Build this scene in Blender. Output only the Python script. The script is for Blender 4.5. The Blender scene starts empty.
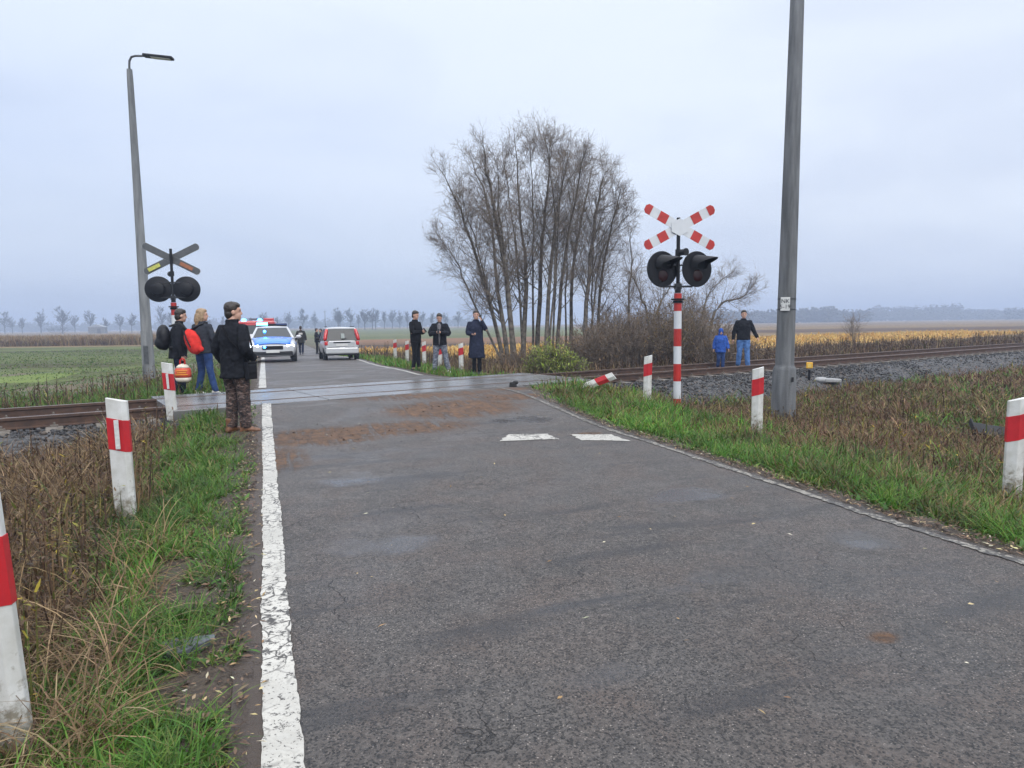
import bpy, bmesh, math, random
import numpy as np
from mathutils import Vector, Matrix
random.seed(7); rng = np.random.default_rng(11)
scene = bpy.context.scene
COL = scene.collection
PI = math.pi; rad = math.radians

# ------------------------------------------------------------------ camera
FPX, PITCH, ROLL, EYE = 680.0, rad(5.04), rad(0.75), 1.5
cam = bpy.data.cameras.new('camera'); camo = bpy.data.objects.new('camera', cam); COL.objects.link(camo)
cam.sensor_width = 36; cam.lens = FPX / 1024 * 36; cam.clip_start = .05; cam.clip_end = 6000
camo.matrix_world = Matrix.Translation((0, 0, EYE)) @ Matrix.Rotation(PI/2 - PITCH, 4, 'X') @ Matrix.Rotation(-ROLL, 4, 'Z')
scene.camera = camo
def ray(px, py):
    a = px - 512; b = 384 - py
    x = a*math.cos(ROLL) + b*math.sin(ROLL); y = -a*math.sin(ROLL) + b*math.cos(ROLL)
    v = Vector((x, FPX*math.cos(PITCH) + y*math.sin(PITCH), -FPX*math.sin(PITCH) + y*math.cos(PITCH)))
    return v / v.y
def at(px, py, Y):
    return Vector((0, 0, EYE)) + ray(px, py) * Y

# ------------------------------------------------------------------ ground shape
UX, UY = -.342, .940          # along the road
TX, TY, NC = .827, .562, 12.68  # along the track, and the track's offset
GA = .75
SL0, SL1 = 1.5, 10.0          # ends of the crossing slabs along the track
def sstep(a, b, v):
    t = np.clip((v - a) / (b - a), 0, 1); return t*t*(3 - 2*t)
def hashn(ix, iy, seed):
    h = np.sin(ix*127.1 + iy*311.7 + seed*74.7) * 43758.5453
    return h - np.floor(h)
def vnoise(x, y, sc, seed=0):
    x = np.asarray(x, float)*sc; y = np.asarray(y, float)*sc
    ix = np.floor(x); iy = np.floor(y); fx = x - ix; fy = y - iy
    fx = fx*fx*(3-2*fx); fy = fy*fy*(3-2*fy)
    return (hashn(ix, iy, seed)*(1-fx) + hashn(ix+1, iy, seed)*fx)*(1-fy) + (hashn(ix, iy+1, seed)*(1-fx) + hashn(ix+1, iy+1, seed)*fx)*fy
def sl(x, y): return x*UX + y*UY, x*UY - y*UX
def tn(x, y): return x*TX + y*TY, -x*TY + y*TX
def from_sl(s, l): return s*UX + l*UY, s*UY - l*UX
def from_tn(t, n): return t*TX - n*TY, t*TY + n*TX
def zroad(s):
    return .06*sstep(2.5, 8, s) + .20*sstep(7.5, 11.9, s) - .14*sstep(16.5, 26, s) - .38*sstep(27, 47, s)
def redge(s): return 4.35 - .67*sstep(14.2, 17, s) + .45*sstep(10.5, 13, s)*(1 - sstep(14.4, 16.2, s))
def ledge(s): return -.20 + 0*s
def excess(x, y):
    s, l = sl(x, y)
    return np.maximum(ledge(s) - l, l - redge(s) - .12)
def zground(x, y):
    x = np.asarray(x, float); y = np.asarray(y, float)
    s, l = sl(x, y); t, n = tn(x, y); e = excess(x, y)
    zr = zroad(s)
    z = zr - .02 - .07*sstep(.25, .9, e) + (-.34 - zr + .02)*sstep(.2, 4.5, e)
    und = (vnoise(x, y, .9, 3) - .5)*.10 + (vnoise(x, y, 2.7, 4) - .5)*.05
    far = np.hypot(x, y)
    z = z + und*sstep(.2, 1.2, e)*(1 - sstep(30, 60, far))
    ee = e + .16*(vnoise(x, y, 2.3, 12) - .5) + .08*(vnoise(x, y, 9, 13) - .5)
    lip = zr + .012 - .06*sstep(.02, .14, -ee)
    z = np.where(e < .10, np.minimum(lip, np.maximum(z, lip)) , z)
    d = np.abs(n - NC)
    out = np.maximum(SL0 - t, t - SL1)
    dS = np.maximum(d - 1.37, out)
    z = np.where((e > 0) & (out < 1), np.maximum(z, .235 - .22*np.maximum(dS - .1, 0) - .3*np.maximum(out, 0)), z)
    carve = (1 - sstep(1.75, 2.4, d))*sstep(-.3, .1, out)
    z = z*(1 - carve) + np.minimum(z, -.12)*carve
    z = np.where((d < 1.6) & (out < 0), np.minimum(z, .08), z)
    return z
def zg(x, y): return float(zground(x, y))
def gp(px, py, dz=0.):
    v = ray(px, py); lo = hi = 1.0
    while hi < 900 and EYE + v.z*hi > zg(v.x*hi, hi) + dz: lo = hi; hi *= 1.02
    for _ in range(30):
        m = (lo+hi)/2
        if EYE + v.z*m > zg(v.x*m, m) + dz: lo = m
        else: hi = m
    return Vector((v.x*hi, hi, EYE + v.z*hi))

def rp(px, py):
    v = ray(px, py); lo, hi = 1., 80.
    for _ in range(40):
        m = (lo+hi)/2; s_, l_ = sl(v.x*m, m)
        if EYE + v.z*m > float(zroad(s_)): lo = m
        else: hi = m
    return sl(v.x*hi, hi)      # (s, l)
def ms(px, py, rl, rs, *k):
    s_, l_ = rp(px, py); return (l_, s_, rl, rs, *k)
MUD = [ms(325, 436, .95, .65), ms(400, 428, 1.2, .55, .8), ms(455, 408, 1.3, .9), ms(505, 397, .9, .5), ms(535, 388, 1.1, .4), ms(585, 434, .28, .12), ms(884, 637, .10, .07, .6), ms(270, 460, .5, .9, .7), ms(430, 395, 2.0, .7, .7)]
PUDDLES = [ms(690, 495, .55, .32), ms(380, 545, .55, .32), ms(360, 478, .6, .4), ms(640, 668, .5, .16), ms(620, 600, .7, .14), ms(860, 540, .4, .3), ms(520, 420, .7, .5), ms(720, 578, .3, .2)]
DASHES = []
QUADS = [[(508, 434.7), (547, 434), (558.6, 439.4), (500, 441.3)], [(570, 434.7), (611, 435), (630, 441.7), (582, 440.5)]]

# ------------------------------------------------------------------ materials
def mat(name, col, rough=.6, var=.25, scale=6., bump=0., metal=0., col2=None, spec=.5, detail=6., bscale=None, coat=0., stretch=None):
    m = bpy.data.materials.new(name); m.use_nodes = True
    nt = m.node_tree; N = nt.nodes; L = nt.links
    b = N['Principled BSDF']; b.inputs['Roughness'].default_value = rough; b.inputs['Metallic'].default_value = metal
    b.inputs['Specular IOR Level'].default_value = spec; b.inputs['Coat Weight'].default_value = coat
    tc = N.new('ShaderNodeTexCoord'); no = N.new('ShaderNodeTexNoise')
    no.inputs['Scale'].default_value = scale; no.inputs['Detail'].default_value = detail
    if stretch:
        mpn = N.new('ShaderNodeMapping'); mpn.inputs['Scale'].default_value = stretch; L.new(tc.outputs['Object'], mpn.inputs[0]); L.new(mpn.outputs[0], no.inputs['Vector'])
    else: L.new(tc.outputs['Object'], no.inputs['Vector'])
    mx = N.new('ShaderNodeMix'); mx.data_type = 'RGBA'
    c2 = col2 if col2 else tuple(c*(1-var) for c in col)
    mx.inputs[6].default_value = (*c2, 1); mx.inputs[7].default_value = (*(col if col2 else tuple(min(1, c*(1+var*.6)) for c in col)), 1)
    r = N.new('ShaderNodeMapRange'); r.inputs[1].default_value = .33; r.inputs[2].default_value = .67
    L.new(no.outputs['Fac'], r.inputs[0]); L.new(r.outputs[0], mx.inputs[0]); L.new(mx.outputs[2], b.inputs['Base Color'])
    if bump:
        n2 = N.new('ShaderNodeTexNoise'); n2.inputs['Scale'].default_value = bscale or scale*4; n2.inputs['Detail'].default_value = 8
        L.new(tc.outputs['Object'], n2.inputs['Vector'])
        bp = N.new('ShaderNodeBump'); bp.inputs['Strength'].default_value = 1; bp.inputs['Distance'].default_value = bump
        L.new(n2.outputs['Fac'], bp.inputs['Height']); L.new(bp.outputs[0], b.inputs['Normal'])
    return m
def emat(name, col, strength, base=(.02, .02, .02)):
    m = bpy.data.materials.new(name); m.use_nodes = True
    b = m.node_tree.nodes['Principled BSDF']; b.inputs['Base Color'].default_value = (*base, 1)
    b.inputs['Emission Color'].default_value = (*col, 1); b.inputs['Emission Strength'].default_value = strength
    return m
def veg_mat(name, trans=.3, rough=.55):
    m = bpy.data.materials.new(name); m.use_nodes = True
    nt = m.node_tree; N = nt.nodes; L = nt.links; b = N['Principled BSDF']; b.inputs['Roughness'].default_value = rough
    b.inputs['Specular IOR Level'].default_value = .3
    a = N.new('ShaderNodeAttribute'); a.attribute_name = 'Col'
    tr = N.new('ShaderNodeBsdfTranslucent'); mx = N.new('ShaderNodeMixShader'); mx.inputs[0].default_value = trans
    L.new(a.outputs['Color'], b.inputs['Base Color']); L.new(a.outputs['Color'], tr.inputs['Color'])
    L.new(b.outputs[0], mx.inputs[1]); L.new(tr.outputs[0], mx.inputs[2]); L.new(mx.outputs[0], N['Material Output'].inputs[0])
    return m
M = {}
M['white'] = mat('post_white', (.62, .62, .60), .45, .12, 9, .0005, col2=(.46, .45, .41))
def splash(m):
    nt = m.node_tree; N = nt.nodes; L = nt.links; b = N['Principled BSDF']; old = b.inputs['Base Color'].links[0].from_socket
    tc = N.new('ShaderNodeTexCoord'); sp = N.new('ShaderNodeSeparateXYZ'); L.new(tc.outputs['Object'], sp.inputs[0])
    n = N.new('ShaderNodeTexNoise'); n.inputs['Scale'].default_value = 26; n.inputs['Detail'].default_value = 8; n.inputs['Roughness'].default_value = .7; L.new(tc.outputs['Object'], n.inputs['Vector'])
    r = N.new('ShaderNodeMapRange'); r.inputs[1].default_value = .0; r.inputs[2].default_value = .55; r.inputs[3].default_value = .34; r.inputs[4].default_value = -.06; L.new(sp.outputs[2], r.inputs[0])
    a = N.new('ShaderNodeMath'); a.operation = 'ADD'; L.new(n.outputs['Fac'], a.inputs[0]); L.new(r.outputs[0], a.inputs[1])
    q = N.new('ShaderNodeMapRange'); q.inputs[1].default_value = .60; q.inputs[2].default_value = .78; q.inputs[4].default_value = .85; L.new(a.outputs[0], q.inputs[0])
    mx = N.new('ShaderNodeMix'); mx.data_type = 'RGBA'; L.new(q.outputs[0], mx.inputs[0]); L.new(old, mx.inputs[6]); mx.inputs[7].default_value = (.17, .145, .10, 1); L.new(mx.outputs[2], b.inputs['Base Color'])
splash(M['white'])
M['red'] = mat('post_red', (.46, .012, .018), .4, .2, 8)
M['reflector'] = mat('reflector_strip', (.55, .55, .53), .3, .15, 40)
M['sign_red'] = mat('sign_red', (.42, .022, .015), .4, .2, 7)
M['sign_white'] = mat('sign_white', (.58, .60, .62), .35, .08, 5)
M['black'] = mat('black_paint', (.007, .007, .009), .5, .3, 12, spec=.25)
M['dark_metal'] = mat('dark_metal', (.03, .032, .036), .4, .3, 12, metal=.3)
M['alu'] = mat('grey_sheet_metal', (.095, .098, .10), .5, .25, 9, metal=.4)
M['concrete'] = mat('pole_concrete', (.20, .205, .205), .85, .3, 3, .006, bscale=40, col2=(.10, .105, .108), stretch=(3, 3, .35))
M['concrete_dark'] = mat('pole_concrete_dark', (.15, .155, .16), .85, .3, 3.5, .010, bscale=30, col2=(.07, .073, .077), stretch=(3, 3, .35))
M['slab'] = mat('crossing_concrete', (.17, .168, .165), .27, .2, 1.3, .004, bscale=18, col2=(.085, .08, .076), spec=.5)
M['rust'] = mat('rail_rust', (.085, .045, .028), .7, .4, 8, .002, col2=(.045, .025, .018))
M['rail_top'] = mat('rail_top_steel', (.16, .13, .11), .3, .3, 14, metal=.6)
M['sleeper'] = mat('sleeper_concrete', (.17, .15, .13), .85, .4, 5, .004, col2=(.08, .065, .05))
M['rubber'] = mat('rubber', (.014, .014, .015), .8, .3, 20)
M['glass'] = mat('car_glass', (.014, .018, .020), .10, .1, 3, spec=.32)
M['silver'] = mat('car_silver_paint', (.50, .51, .52), .28, .05, 2, metal=.15, coat=.5)
M['car_white'] = mat('car_white_paint', (.50, .51, .53), .28, .05, 2, coat=.4)
M['car_blue'] = mat('car_blue_paint', (.025, .20, .75), .25, .1, 2, coat=.5)
M['fire_red'] = mat('fire_red_paint', (.42, .018, .02), .3, .1, 2, coat=.5)
M['plastic'] = mat('grey_plastic', (.011, .011, .013), .55, .2, 10, spec=.3)
M['tail_red'] = mat('tail_lamp_red', (.5, .012, .012), .15, .2, 10, coat=.6)
M['plate'] = mat('number_plate', (.6, .6, .58), .4, .05, 10)
M['rim'] = mat('wheel_rim', (.35, .35, .36), .35, .1, 10, metal=.6)
M['blue_lamp'] = emat('blue_lamp', (.04, .30, 1.), 14)
M['cyan_lamp'] = emat('cyan_lamp', (.07, .48, 1.), 12)
M['head_lamp'] = emat('head_lamp', (.85, .93, 1.), 6, (.6, .6, .6))
M['skin'] = mat('skin', (.50, .29, .21), .5, .12, 12)
M['hair_dark'] = mat('hair_dark', (.022, .014, .010), .5, .4, 60, .004, bscale=90)
M['hair_blond'] = mat('hair_blond', (.30, .20, .11), .5, .4, 40, .004, bscale=90)
M['jacket_black'] = mat('black_jacket', (.013, .014, .018), .9, .35, 14, .006, bscale=22, spec=.12)
M['jacket_navy'] = mat('navy_coat', (.020, .024, .045), .9, .3, 14, .006, bscale=22, spec=.12)
M['jacket_grey'] = mat('grey_jacket', (.036, .04, .05), .9, .3, 14, .006, bscale=22, spec=.12)
M['jacket_olive'] = mat('dark_olive_coat', (.03, .03, .026), .9, .3, 14, .006, bscale=22, spec=.12)
M['jacket_blue'] = mat('blue_child_jacket', (.03, .085, .33), .9, .3, 14, .005, bscale=22, spec=.12)
M['trousers_black'] = mat('black_trousers', (.010, .010, .012), .9, .3, 12, .005, bscale=20, spec=.12)
M['jeans'] = mat('blue_jeans', (.028, .055, .15), .9, .3, 10, .004, bscale=25, spec=.12)
M['jeans_light'] = mat('light_blue_jeans', (.09, .19, .42), .9, .35, 12, .004, bscale=25, spec=.12)
M['jeans_navy'] = mat('dark_jeans', (.014, .02, .045), .9, .3, 12, .004, bscale=25, spec=.12)
M['boots_brown'] = mat('brown_boots', (.17, .075, .035), .5, .3, 14, .002)
M['shoes_black'] = mat('black_shoes', (.012, .012, .013), .5, .3, 14)
M['shoes_white'] = mat('white_shoes', (.6, .58, .55), .6, .15, 14)
M['bag_red'] = mat('red_bag_cloth', (.58, .035, .028), .9, .25, 9, .004, bscale=20, spec=.12)
M['bag_cream'] = mat('cream_plastic', (.62, .55, .45), .4, .2, 9, .004)
M['bag_orange'] = mat('orange_red_plastic', (.62, .075, .035), .4, .25, 9, .004)
M['yellow'] = mat('yellow_paint', (.75, .40, .03), .5, .15, 9)
M['bark'] = mat('bark', (.17, .145, .115), .9, .5, 7, .01, col2=(.05, .042, .034))
M['twig'] = mat('twig_bark', (.20, .16, .125), .9, .4, 3, spec=.2)
M['far_bark'] = mat('far_bark', (.05, .045, .04), .95, .3, .5)
M['stone'] = mat('flat_stone', (.11, .12, .135), .25, .3, 9, .004, col2=(.06, .065, .075))
def camo_mat():
    m = mat('camouflage_cloth', (.10, .065, .05), .85, .3, 16, .004, bscale=30)
    nt = m.node_tree; N = nt.nodes; L = nt.links; b = N['Principled BSDF']
    tc = N.new('ShaderNodeTexCoord'); mp = N.new('ShaderNodeMapping'); mp.inputs['Scale'].default_value = (11, 11, 26)
    n1 = N.new('ShaderNodeTexNoise'); n1.inputs['Scale'].default_value = 1.3; n1.inputs['Detail'].default_value = 2; n1.inputs['Distortion'].default_value = 1
    cr = N.new('ShaderNodeValToRGB'); cr.color_ramp.interpolation = 'CONSTANT'
    cr.color_ramp.elements[0].color = (.012, .010, .010, 1)
    cr.color_ramp.elements[1].position = .46; cr.color_ramp.elements[1].color = (.075, .042, .034, 1)
    e = cr.color_ramp.elements.new(.54); e.color = (.022, .018, .014, 1)
    e = cr.color_ramp.elements.new(.60); e.color = (.17, .115, .10, 1)
    L.new(tc.outputs['Object'], mp.inputs[0]); L.new(mp.outputs[0], n1.inputs['Vector']); L.new(n1.outputs['Fac'], cr.inputs[0]); L.new(cr.outputs[0], b.inputs['Base Color'])
    return m
M['camo'] = camo_mat()
def grey_camo():
    m = camo_mat(); m.name = 'grey_pattern_cloth'
    cr = [n for n in m.node_tree.nodes if n.type == 'VALTORGB'][0]
    for e, c in zip(cr.color_ramp.elements, [(.07, .08, .11), (.19, .20, .24), (.10, .115, .15), (.30, .32, .36)]): e.color = (*c, 1)
    return m
M['grey_camo'] = grey_camo()
M['grass'] = veg_mat('grass_blades', .3)
M['dead'] = veg_mat('dead_grass', .2, .7)
M['leaf'] = veg_mat('fallen_leaves', .1, .5)

# ------------------------------------------------------------------ builders
def tag(o, label=None, cat=None, group=None, kind=None):
    if label: o['label'] = label
    if cat: o['category'] = cat
    if group: o['group'] = group
    if kind: o['kind'] = kind
    return o
def empty(name, loc, label, cat, group=None, rz=0., rot=None):
    o = bpy.data.objects.new(name, None); COL.objects.link(o); o.location = loc; o.empty_display_size = .2
    o.rotation_euler = rot if rot else (0, 0, rz)
    return tag(o, label, cat, group)
def link_mesh(name, me, material, parent=None, smooth=False):
    o = bpy.data.objects.new(name, me); COL.objects.link(o)
    for m in (material if isinstance(material, (list, tuple)) else [material]): me.materials.append(m)
    if parent: o.parent = parent
    if smooth: me.shade_smooth()
    return o
class MB:
    """collects shapes into one mesh"""
    def __init__(s): s.v = []; s.f = []; s.m = []
    def add(s, vs, fs, mi=0):
        k = len(s.v); s.v += [tuple(v) for v in vs]; s.f += [tuple(i+k for i in f) for f in fs]; s.m += [mi]*len(fs); return s
    def box(s, c, d, rot=None, mi=0, taper=1.):
        vs = []
        for z in (-.5, .5):
            for x, y in ((-.5, -.5), (.5, -.5), (.5, .5), (-.5, .5)):
                k = taper if z > 0 else 1
                v = Vector((x*d[0]*k, y*d[1]*k, z*d[2]))
                if rot: v = rot @ v
                vs.append(v + Vector(c))
        return s.add(vs, [(3, 2, 1, 0), (4, 5, 6, 7), (0, 1, 5, 4), (1, 2, 6, 5), (2, 3, 7, 6), (3, 0, 4, 7)], mi)
    def tube(s, pts, rs, n=8, mi=0, cap=True, flat=None):
        pts = [Vector(p) for p in pts]
        if not isinstance(rs, (list, tuple)): rs = [rs]*len(pts)
        vs = []; fs = []; prev = None
        for i, p in enumerate(pts):
            d = (pts[min(i+1, len(pts)-1)] - pts[max(i-1, 0)]).normalized()
            if prev is None:
                a = Vector((1, 0, 0)) if abs(d.x) < .8 else Vector((0, 1, 0))
                a = (a - d*a.dot(d)).normalized()
            else: a = (prev - d*prev.dot(d)).normalized()
            prev = a; b = d.cross(a)
            ra, rb = rs[i] if isinstance(rs[i], (tuple, list)) else (rs[i], rs[i])
            for k in range(n):
                q = 2*PI*k/n + PI/n
                vs.append(p + a*(ra*math.cos(q)) + b*(rb*math.sin(q)))
        for i in range(len(pts)-1):
            for k in range(n):
                fs.append((i*n+k, i*n+(k+1) % n, (i+1)*n+(k+1) % n, (i+1)*n+k))
        if cap: fs += [tuple(range(n-1, -1, -1)), tuple((len(pts)-1)*n+k for k in range(n))]
        return s.add(vs, fs, mi)
    def rings(s, rs, n=20, mi=0):
        """rs: (centre, rx, ry) horizontal rings, optionally (.., yaw)"""
        vs = []; fs = []
        for r in rs:
            c, rx, ry = r[:3]; yw = r[3] if len(r) > 3 else 0; pw = r[4] if len(r) > 4 else 1.
            for k in range(n):
                q = 2*PI*k/n; cx, sy = math.cos(q), math.sin(q)
                x = rx*math.copysign(abs(cx)**pw, cx); y = ry*math.copysign(abs(sy)**pw, sy)
                vs.append((c[0] + x*math.cos(yw) - y*math.sin(yw), c[1] + x*math.sin(yw) + y*math.cos(yw), c[2]))
        for i in range(len(rs)-1):
            for k in range(n): fs.append((i*n+k, i*n+(k+1) % n, (i+1)*n+(k+1) % n, (i+1)*n+k))
        fs += [tuple(range(n-1, -1, -1)), tuple((len(rs)-1)*n+k for k in range(n))]
        return s.add(vs, fs, mi)
    def ball(s, c, r, n=12, rot=None, mi=0):
        r = r if isinstance(r, (tuple, list)) else (r, r, r)
        vs = []; fs = []; h = n//2 + 1
        for i in range(h+1):
            t = PI*(i + (.02 if i == 0 else -.02 if i == h else 0))/h
            for k in range(n):
                q = 2*PI*k/n
                v = Vector((r[0]*math.sin(t)*math.cos(q), r[1]*math.sin(t)*math.sin(q), -r[2]*math.cos(t)))
                if rot: v = rot @ v
                vs.append(v + Vector(c))
        for i in range(h):
            for k in range(n): fs.append((i*n+k, i*n+(k+1) % n, (i+1)*n+(k+1) % n, (i+1)*n+k))
        fs += [tuple(range(n-1, -1, -1)), tuple(h*n+k for k in range(n))]
        return s.add(vs, fs, mi)
    def cyl(s, c, axis, r, length, n=24, mi=0, r2=None):
        a = Vector(axis).normalized(); c = Vector(c)
        return s.tube([c - a*length/2, c + a*length/2], [r, r if r2 is None else r2], n, mi)
    def prism(s, outline, y0, y1, mi=0):
        """outline of (x, z), extruded along y"""
        n = len(outline)
        vs = [(x, y0, z) for x, z in outline] + [(x, y1, z) for x, z in outline]
        fs = [tuple(range(n)), tuple(range(2*n-1, n-1, -1))] + [(i, n+i, n+(i+1) % n, (i+1) % n) for i in range(n)]
        return s.add(vs, fs, mi)
    def mesh(s, name):
        me = bpy.data.meshes.new(name); me.from_pydata(s.v, [], s.f)
        me.polygons.foreach_set('material_index', s.m); me.update()
        return me
    def build(s, name, material, parent=None, smooth=False, bevel=0., sub=0, fixn=True):
        me = s.mesh(name)
        if fixn:
            bm = bmesh.new(); bm.from_mesh(me); bmesh.ops.recalc_face_normals(bm, faces=bm.faces); bm.to_mesh(me); bm.free()
        o = link_mesh(name, me, material, parent)
        if smooth: me.shade_smooth()
        if bevel:
            b = o.modifiers.new('bevel', 'BEVEL'); b.width = bevel; b.segments = 2; b.limit_method = 'ANGLE'; b.angle_limit = rad(35)
        if sub:
            b = o.modifiers.new('sub', 'SUBSURF'); b.levels = b.render_levels = sub
        if smooth == 'auto':
            me.set_sharp_from_angle(angle=rad(38))
        return o
def blob(mb, name, material, parent, voxel=.012, smooth=4, wrinkle=0., wscale=.09):
    """overlapping closed shapes fused into one continuous skin"""
    me = mb.mesh(name)
    bm = bmesh.new(); bm.from_mesh(me); bmesh.ops.recalc_face_normals(bm, faces=bm.faces); bm.to_mesh(me); bm.free()
    t = bpy.data.objects.new('tmp', me); COL.objects.link(t)
    r = t.modifiers.new('r', 'REMESH'); r.mode = 'VOXEL'; r.voxel_size = voxel
    sm = t.modifiers.new('s', 'SMOOTH'); sm.factor = .5; sm.iterations = smooth
    if wrinkle:
        tx = bpy.data.textures.new('wrinkle', 'CLOUDS'); tx.noise_scale = wscale; tx.noise_depth = 2
        d = t.modifiers.new('d', 'DISPLACE'); d.texture = tx; d.strength = wrinkle; d.mid_level = .5; d.texture_coords = 'LOCAL'
    dg = bpy.context.evaluated_depsgraph_get()
    out = bpy.data.meshes.new_from_object(t.evaluated_get(dg))
    bpy.data.objects.remove(t); bpy.data.meshes.remove(me)
    out.materials.clear()
    o = link_mesh(name, out, material, parent); out.shade_smooth()
    return o
def text_mesh(name, body, size, material, parent, loc, rot, extrude=.001, align='CENTER'):
    c = bpy.data.curves.new(name, 'FONT'); c.body = body; c.size = size; c.extrude = extrude; c.align_x = align; c.align_y = 'CENTER'; c.resolution_u = 2
    t = bpy.data.objects.new('tmp', c); COL.objects.link(t)
    me = bpy.data.meshes.new_from_object(t.evaluated_get(bpy.context.evaluated_depsgraph_get()))
    bpy.data.objects.remove(t); bpy.data.curves.remove(c)
    me.materials.clear()
    o = link_mesh(name, me, material, parent); o.location = loc; o.rotation_euler = rot
    return o
def np_mesh(name, V, F, material, cols=None, parent=None, smooth=True, kind=None):
    me = bpy.data.meshes.new(name); V = np.asarray(V, np.float32); F = np.asarray(F, np.int32); k = F.shape[1]
    me.vertices.add(len(V)); me.vertices.foreach_set('co', V.ravel())
    me.loops.add(F.size); me.loops.foreach_set('vertex_index', F.ravel())
    me.polygons.add(len(F)); me.polygons.foreach_set('loop_start', np.arange(0, F.size, k, dtype=np.int32))
    if smooth: me.polygons.foreach_set('use_smooth', np.ones(len(F), bool))
    if cols is not None:
        a = me.attributes.new('Col', 'FLOAT_COLOR', 'POINT'); C = np.ones((len(V), 4), np.float32); C[:, :3] = cols
        a.data.foreach_set('color', C.ravel())
    me.update(); me.validate()
    o = link_mesh(name, me, material, parent)
    if kind: o['kind'] = kind
    return o
def copy_thing(o, loc, rz=0., sc=1., label=None):
    c = o.copy(); COL.objects.link(c); c.location = loc; c.rotation_euler = (0, 0, rz); c.scale = (sc, sc, sc) if not isinstance(sc, tuple) else sc
    if label: c['label'] = label
    for ch in list(o.children):
        d = ch.copy(); COL.objects.link(d); d.parent = c
        for g in ch.children:
            e = g.copy(); COL.objects.link(e); e.parent = d
    return c
# ------------------------------------------------------------------ terrain
def lin(mn, mx, k, fine):
    a = np.concatenate([np.arange(0, fine, k), fine*np.exp(np.linspace(0, math.log(mx/fine), 70))]); return a
xs = lin(0, 1600, .16, 11); xs = np.unique(np.concatenate([-xs, xs]))
ys = np.concatenate([np.arange(-6, 0, .5), lin(0, 1600, .16, 22)])
X, Y = np.meshgrid(xs, ys); Z = zground(X, Y)
V = np.stack([X.ravel(), Y.ravel(), Z.ravel()], 1)
nx, ny = len(xs), len(ys)
i = np.arange((ny-1)*(nx-1)); q = (i//(nx-1))*nx + i % (nx-1)
F = np.stack([q, q+1, q+nx+1, q+nx], 1)
def nodes(m):
    nt = m.node_tree; return nt.nodes, nt.links
def mnode(N, L, op, a, b=None, clamp=False):
    n = N.new('ShaderNodeMath'); n.operation = op; n.use_clamp = clamp
    for k, v in enumerate((a, b)):
        if v is None: continue
        if isinstance(v, (int, float)): n.inputs[k].default_value = v
        else: L.new(v, n.inputs[k])
    return n.outputs[0]
def cmix(N, L, f, a, b):
    n = N.new('ShaderNodeMix'); n.data_type = 'RGBA'
    if isinstance(f, (int, float)): n.inputs[0].default_value = f
    else: L.new(f, n.inputs[0])
    for k, v in ((6, a), (7, b)):
        if isinstance(v, tuple): n.inputs[k].default_value = (*v, 1)
        else: L.new(v, n.inputs[k])
    return n.outputs[2]
def nz(N, L, vec, sc, det=4, dist=0., rough=.5):
    n = N.new('ShaderNodeTexNoise'); n.inputs['Scale'].default_value = sc; n.inputs['Detail'].default_value = det
    n.inputs['Distortion'].default_value = dist; n.inputs['Roughness'].default_value = rough
    L.new(vec, n.inputs['Vector']); return n.outputs['Fac']
def rng_(N, L, v, a, b, c=0., d=1.):
    n = N.new('ShaderNodeMapRange'); L.new(v, n.inputs[0])
    for k, x in enumerate((a, b, c, d)): n.inputs[k+1].default_value = x
    return n.outputs[0]
tm = bpy.data.materials.new('earth_and_turf'); tm.use_nodes = True; N, L = nodes(tm); b = N['Principled BSDF']
tc = N.new('ShaderNodeTexCoord').outputs['Object']
n1 = nz(N, L, tc, .5, 5); n2 = nz(N, L, tc, 5, 6); n3 = nz(N, L, tc, 40, 6)
soil = cmix(N, L, rng_(N, L, n3, .35, .65), (.030, .021, .015), (.075, .055, .038))
turf = cmix(N, L, rng_(N, L, n2, .35, .65), (.030, .048, .013), (.075, .095, .026))
dry = cmix(N, L, rng_(N, L, n3, .3, .7), (.070, .048, .028), (.15, .11, .06))
c1 = cmix(N, L, rng_(N, L, n1, .42, .58), dry, turf)
at_ = N.new('ShaderNodeAttribute'); at_.attribute_name = 'Col'
sp = N.new('ShaderNodeSeparateColor'); L.new(at_.outputs['Color'], sp.inputs[0])
c2 = cmix(N, L, sp.outputs[0], c1, soil)
L.new(c2, b.inputs['Base Color']); b.inputs['Roughness'].default_value = .8
bp = N.new('ShaderNodeBump'); bp.inputs['Distance'].default_value = .03; L.new(n3, bp.inputs['Height']); L.new(bp.outputs[0], b.inputs['Normal'])
e = excess(V[:, 0], V[:, 1])
bare = (1 - sstep(.25, 1.1, e + (vnoise(V[:, 0], V[:, 1], 3, 9)-.5)*.6)); bare = np.maximum(bare, .75*(np.hypot(V[:, 0], V[:, 1]) < 25))
terrain = np_mesh('ground', V, F, tm, cols=np.stack([bare]*3, 1), kind='structure')

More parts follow.
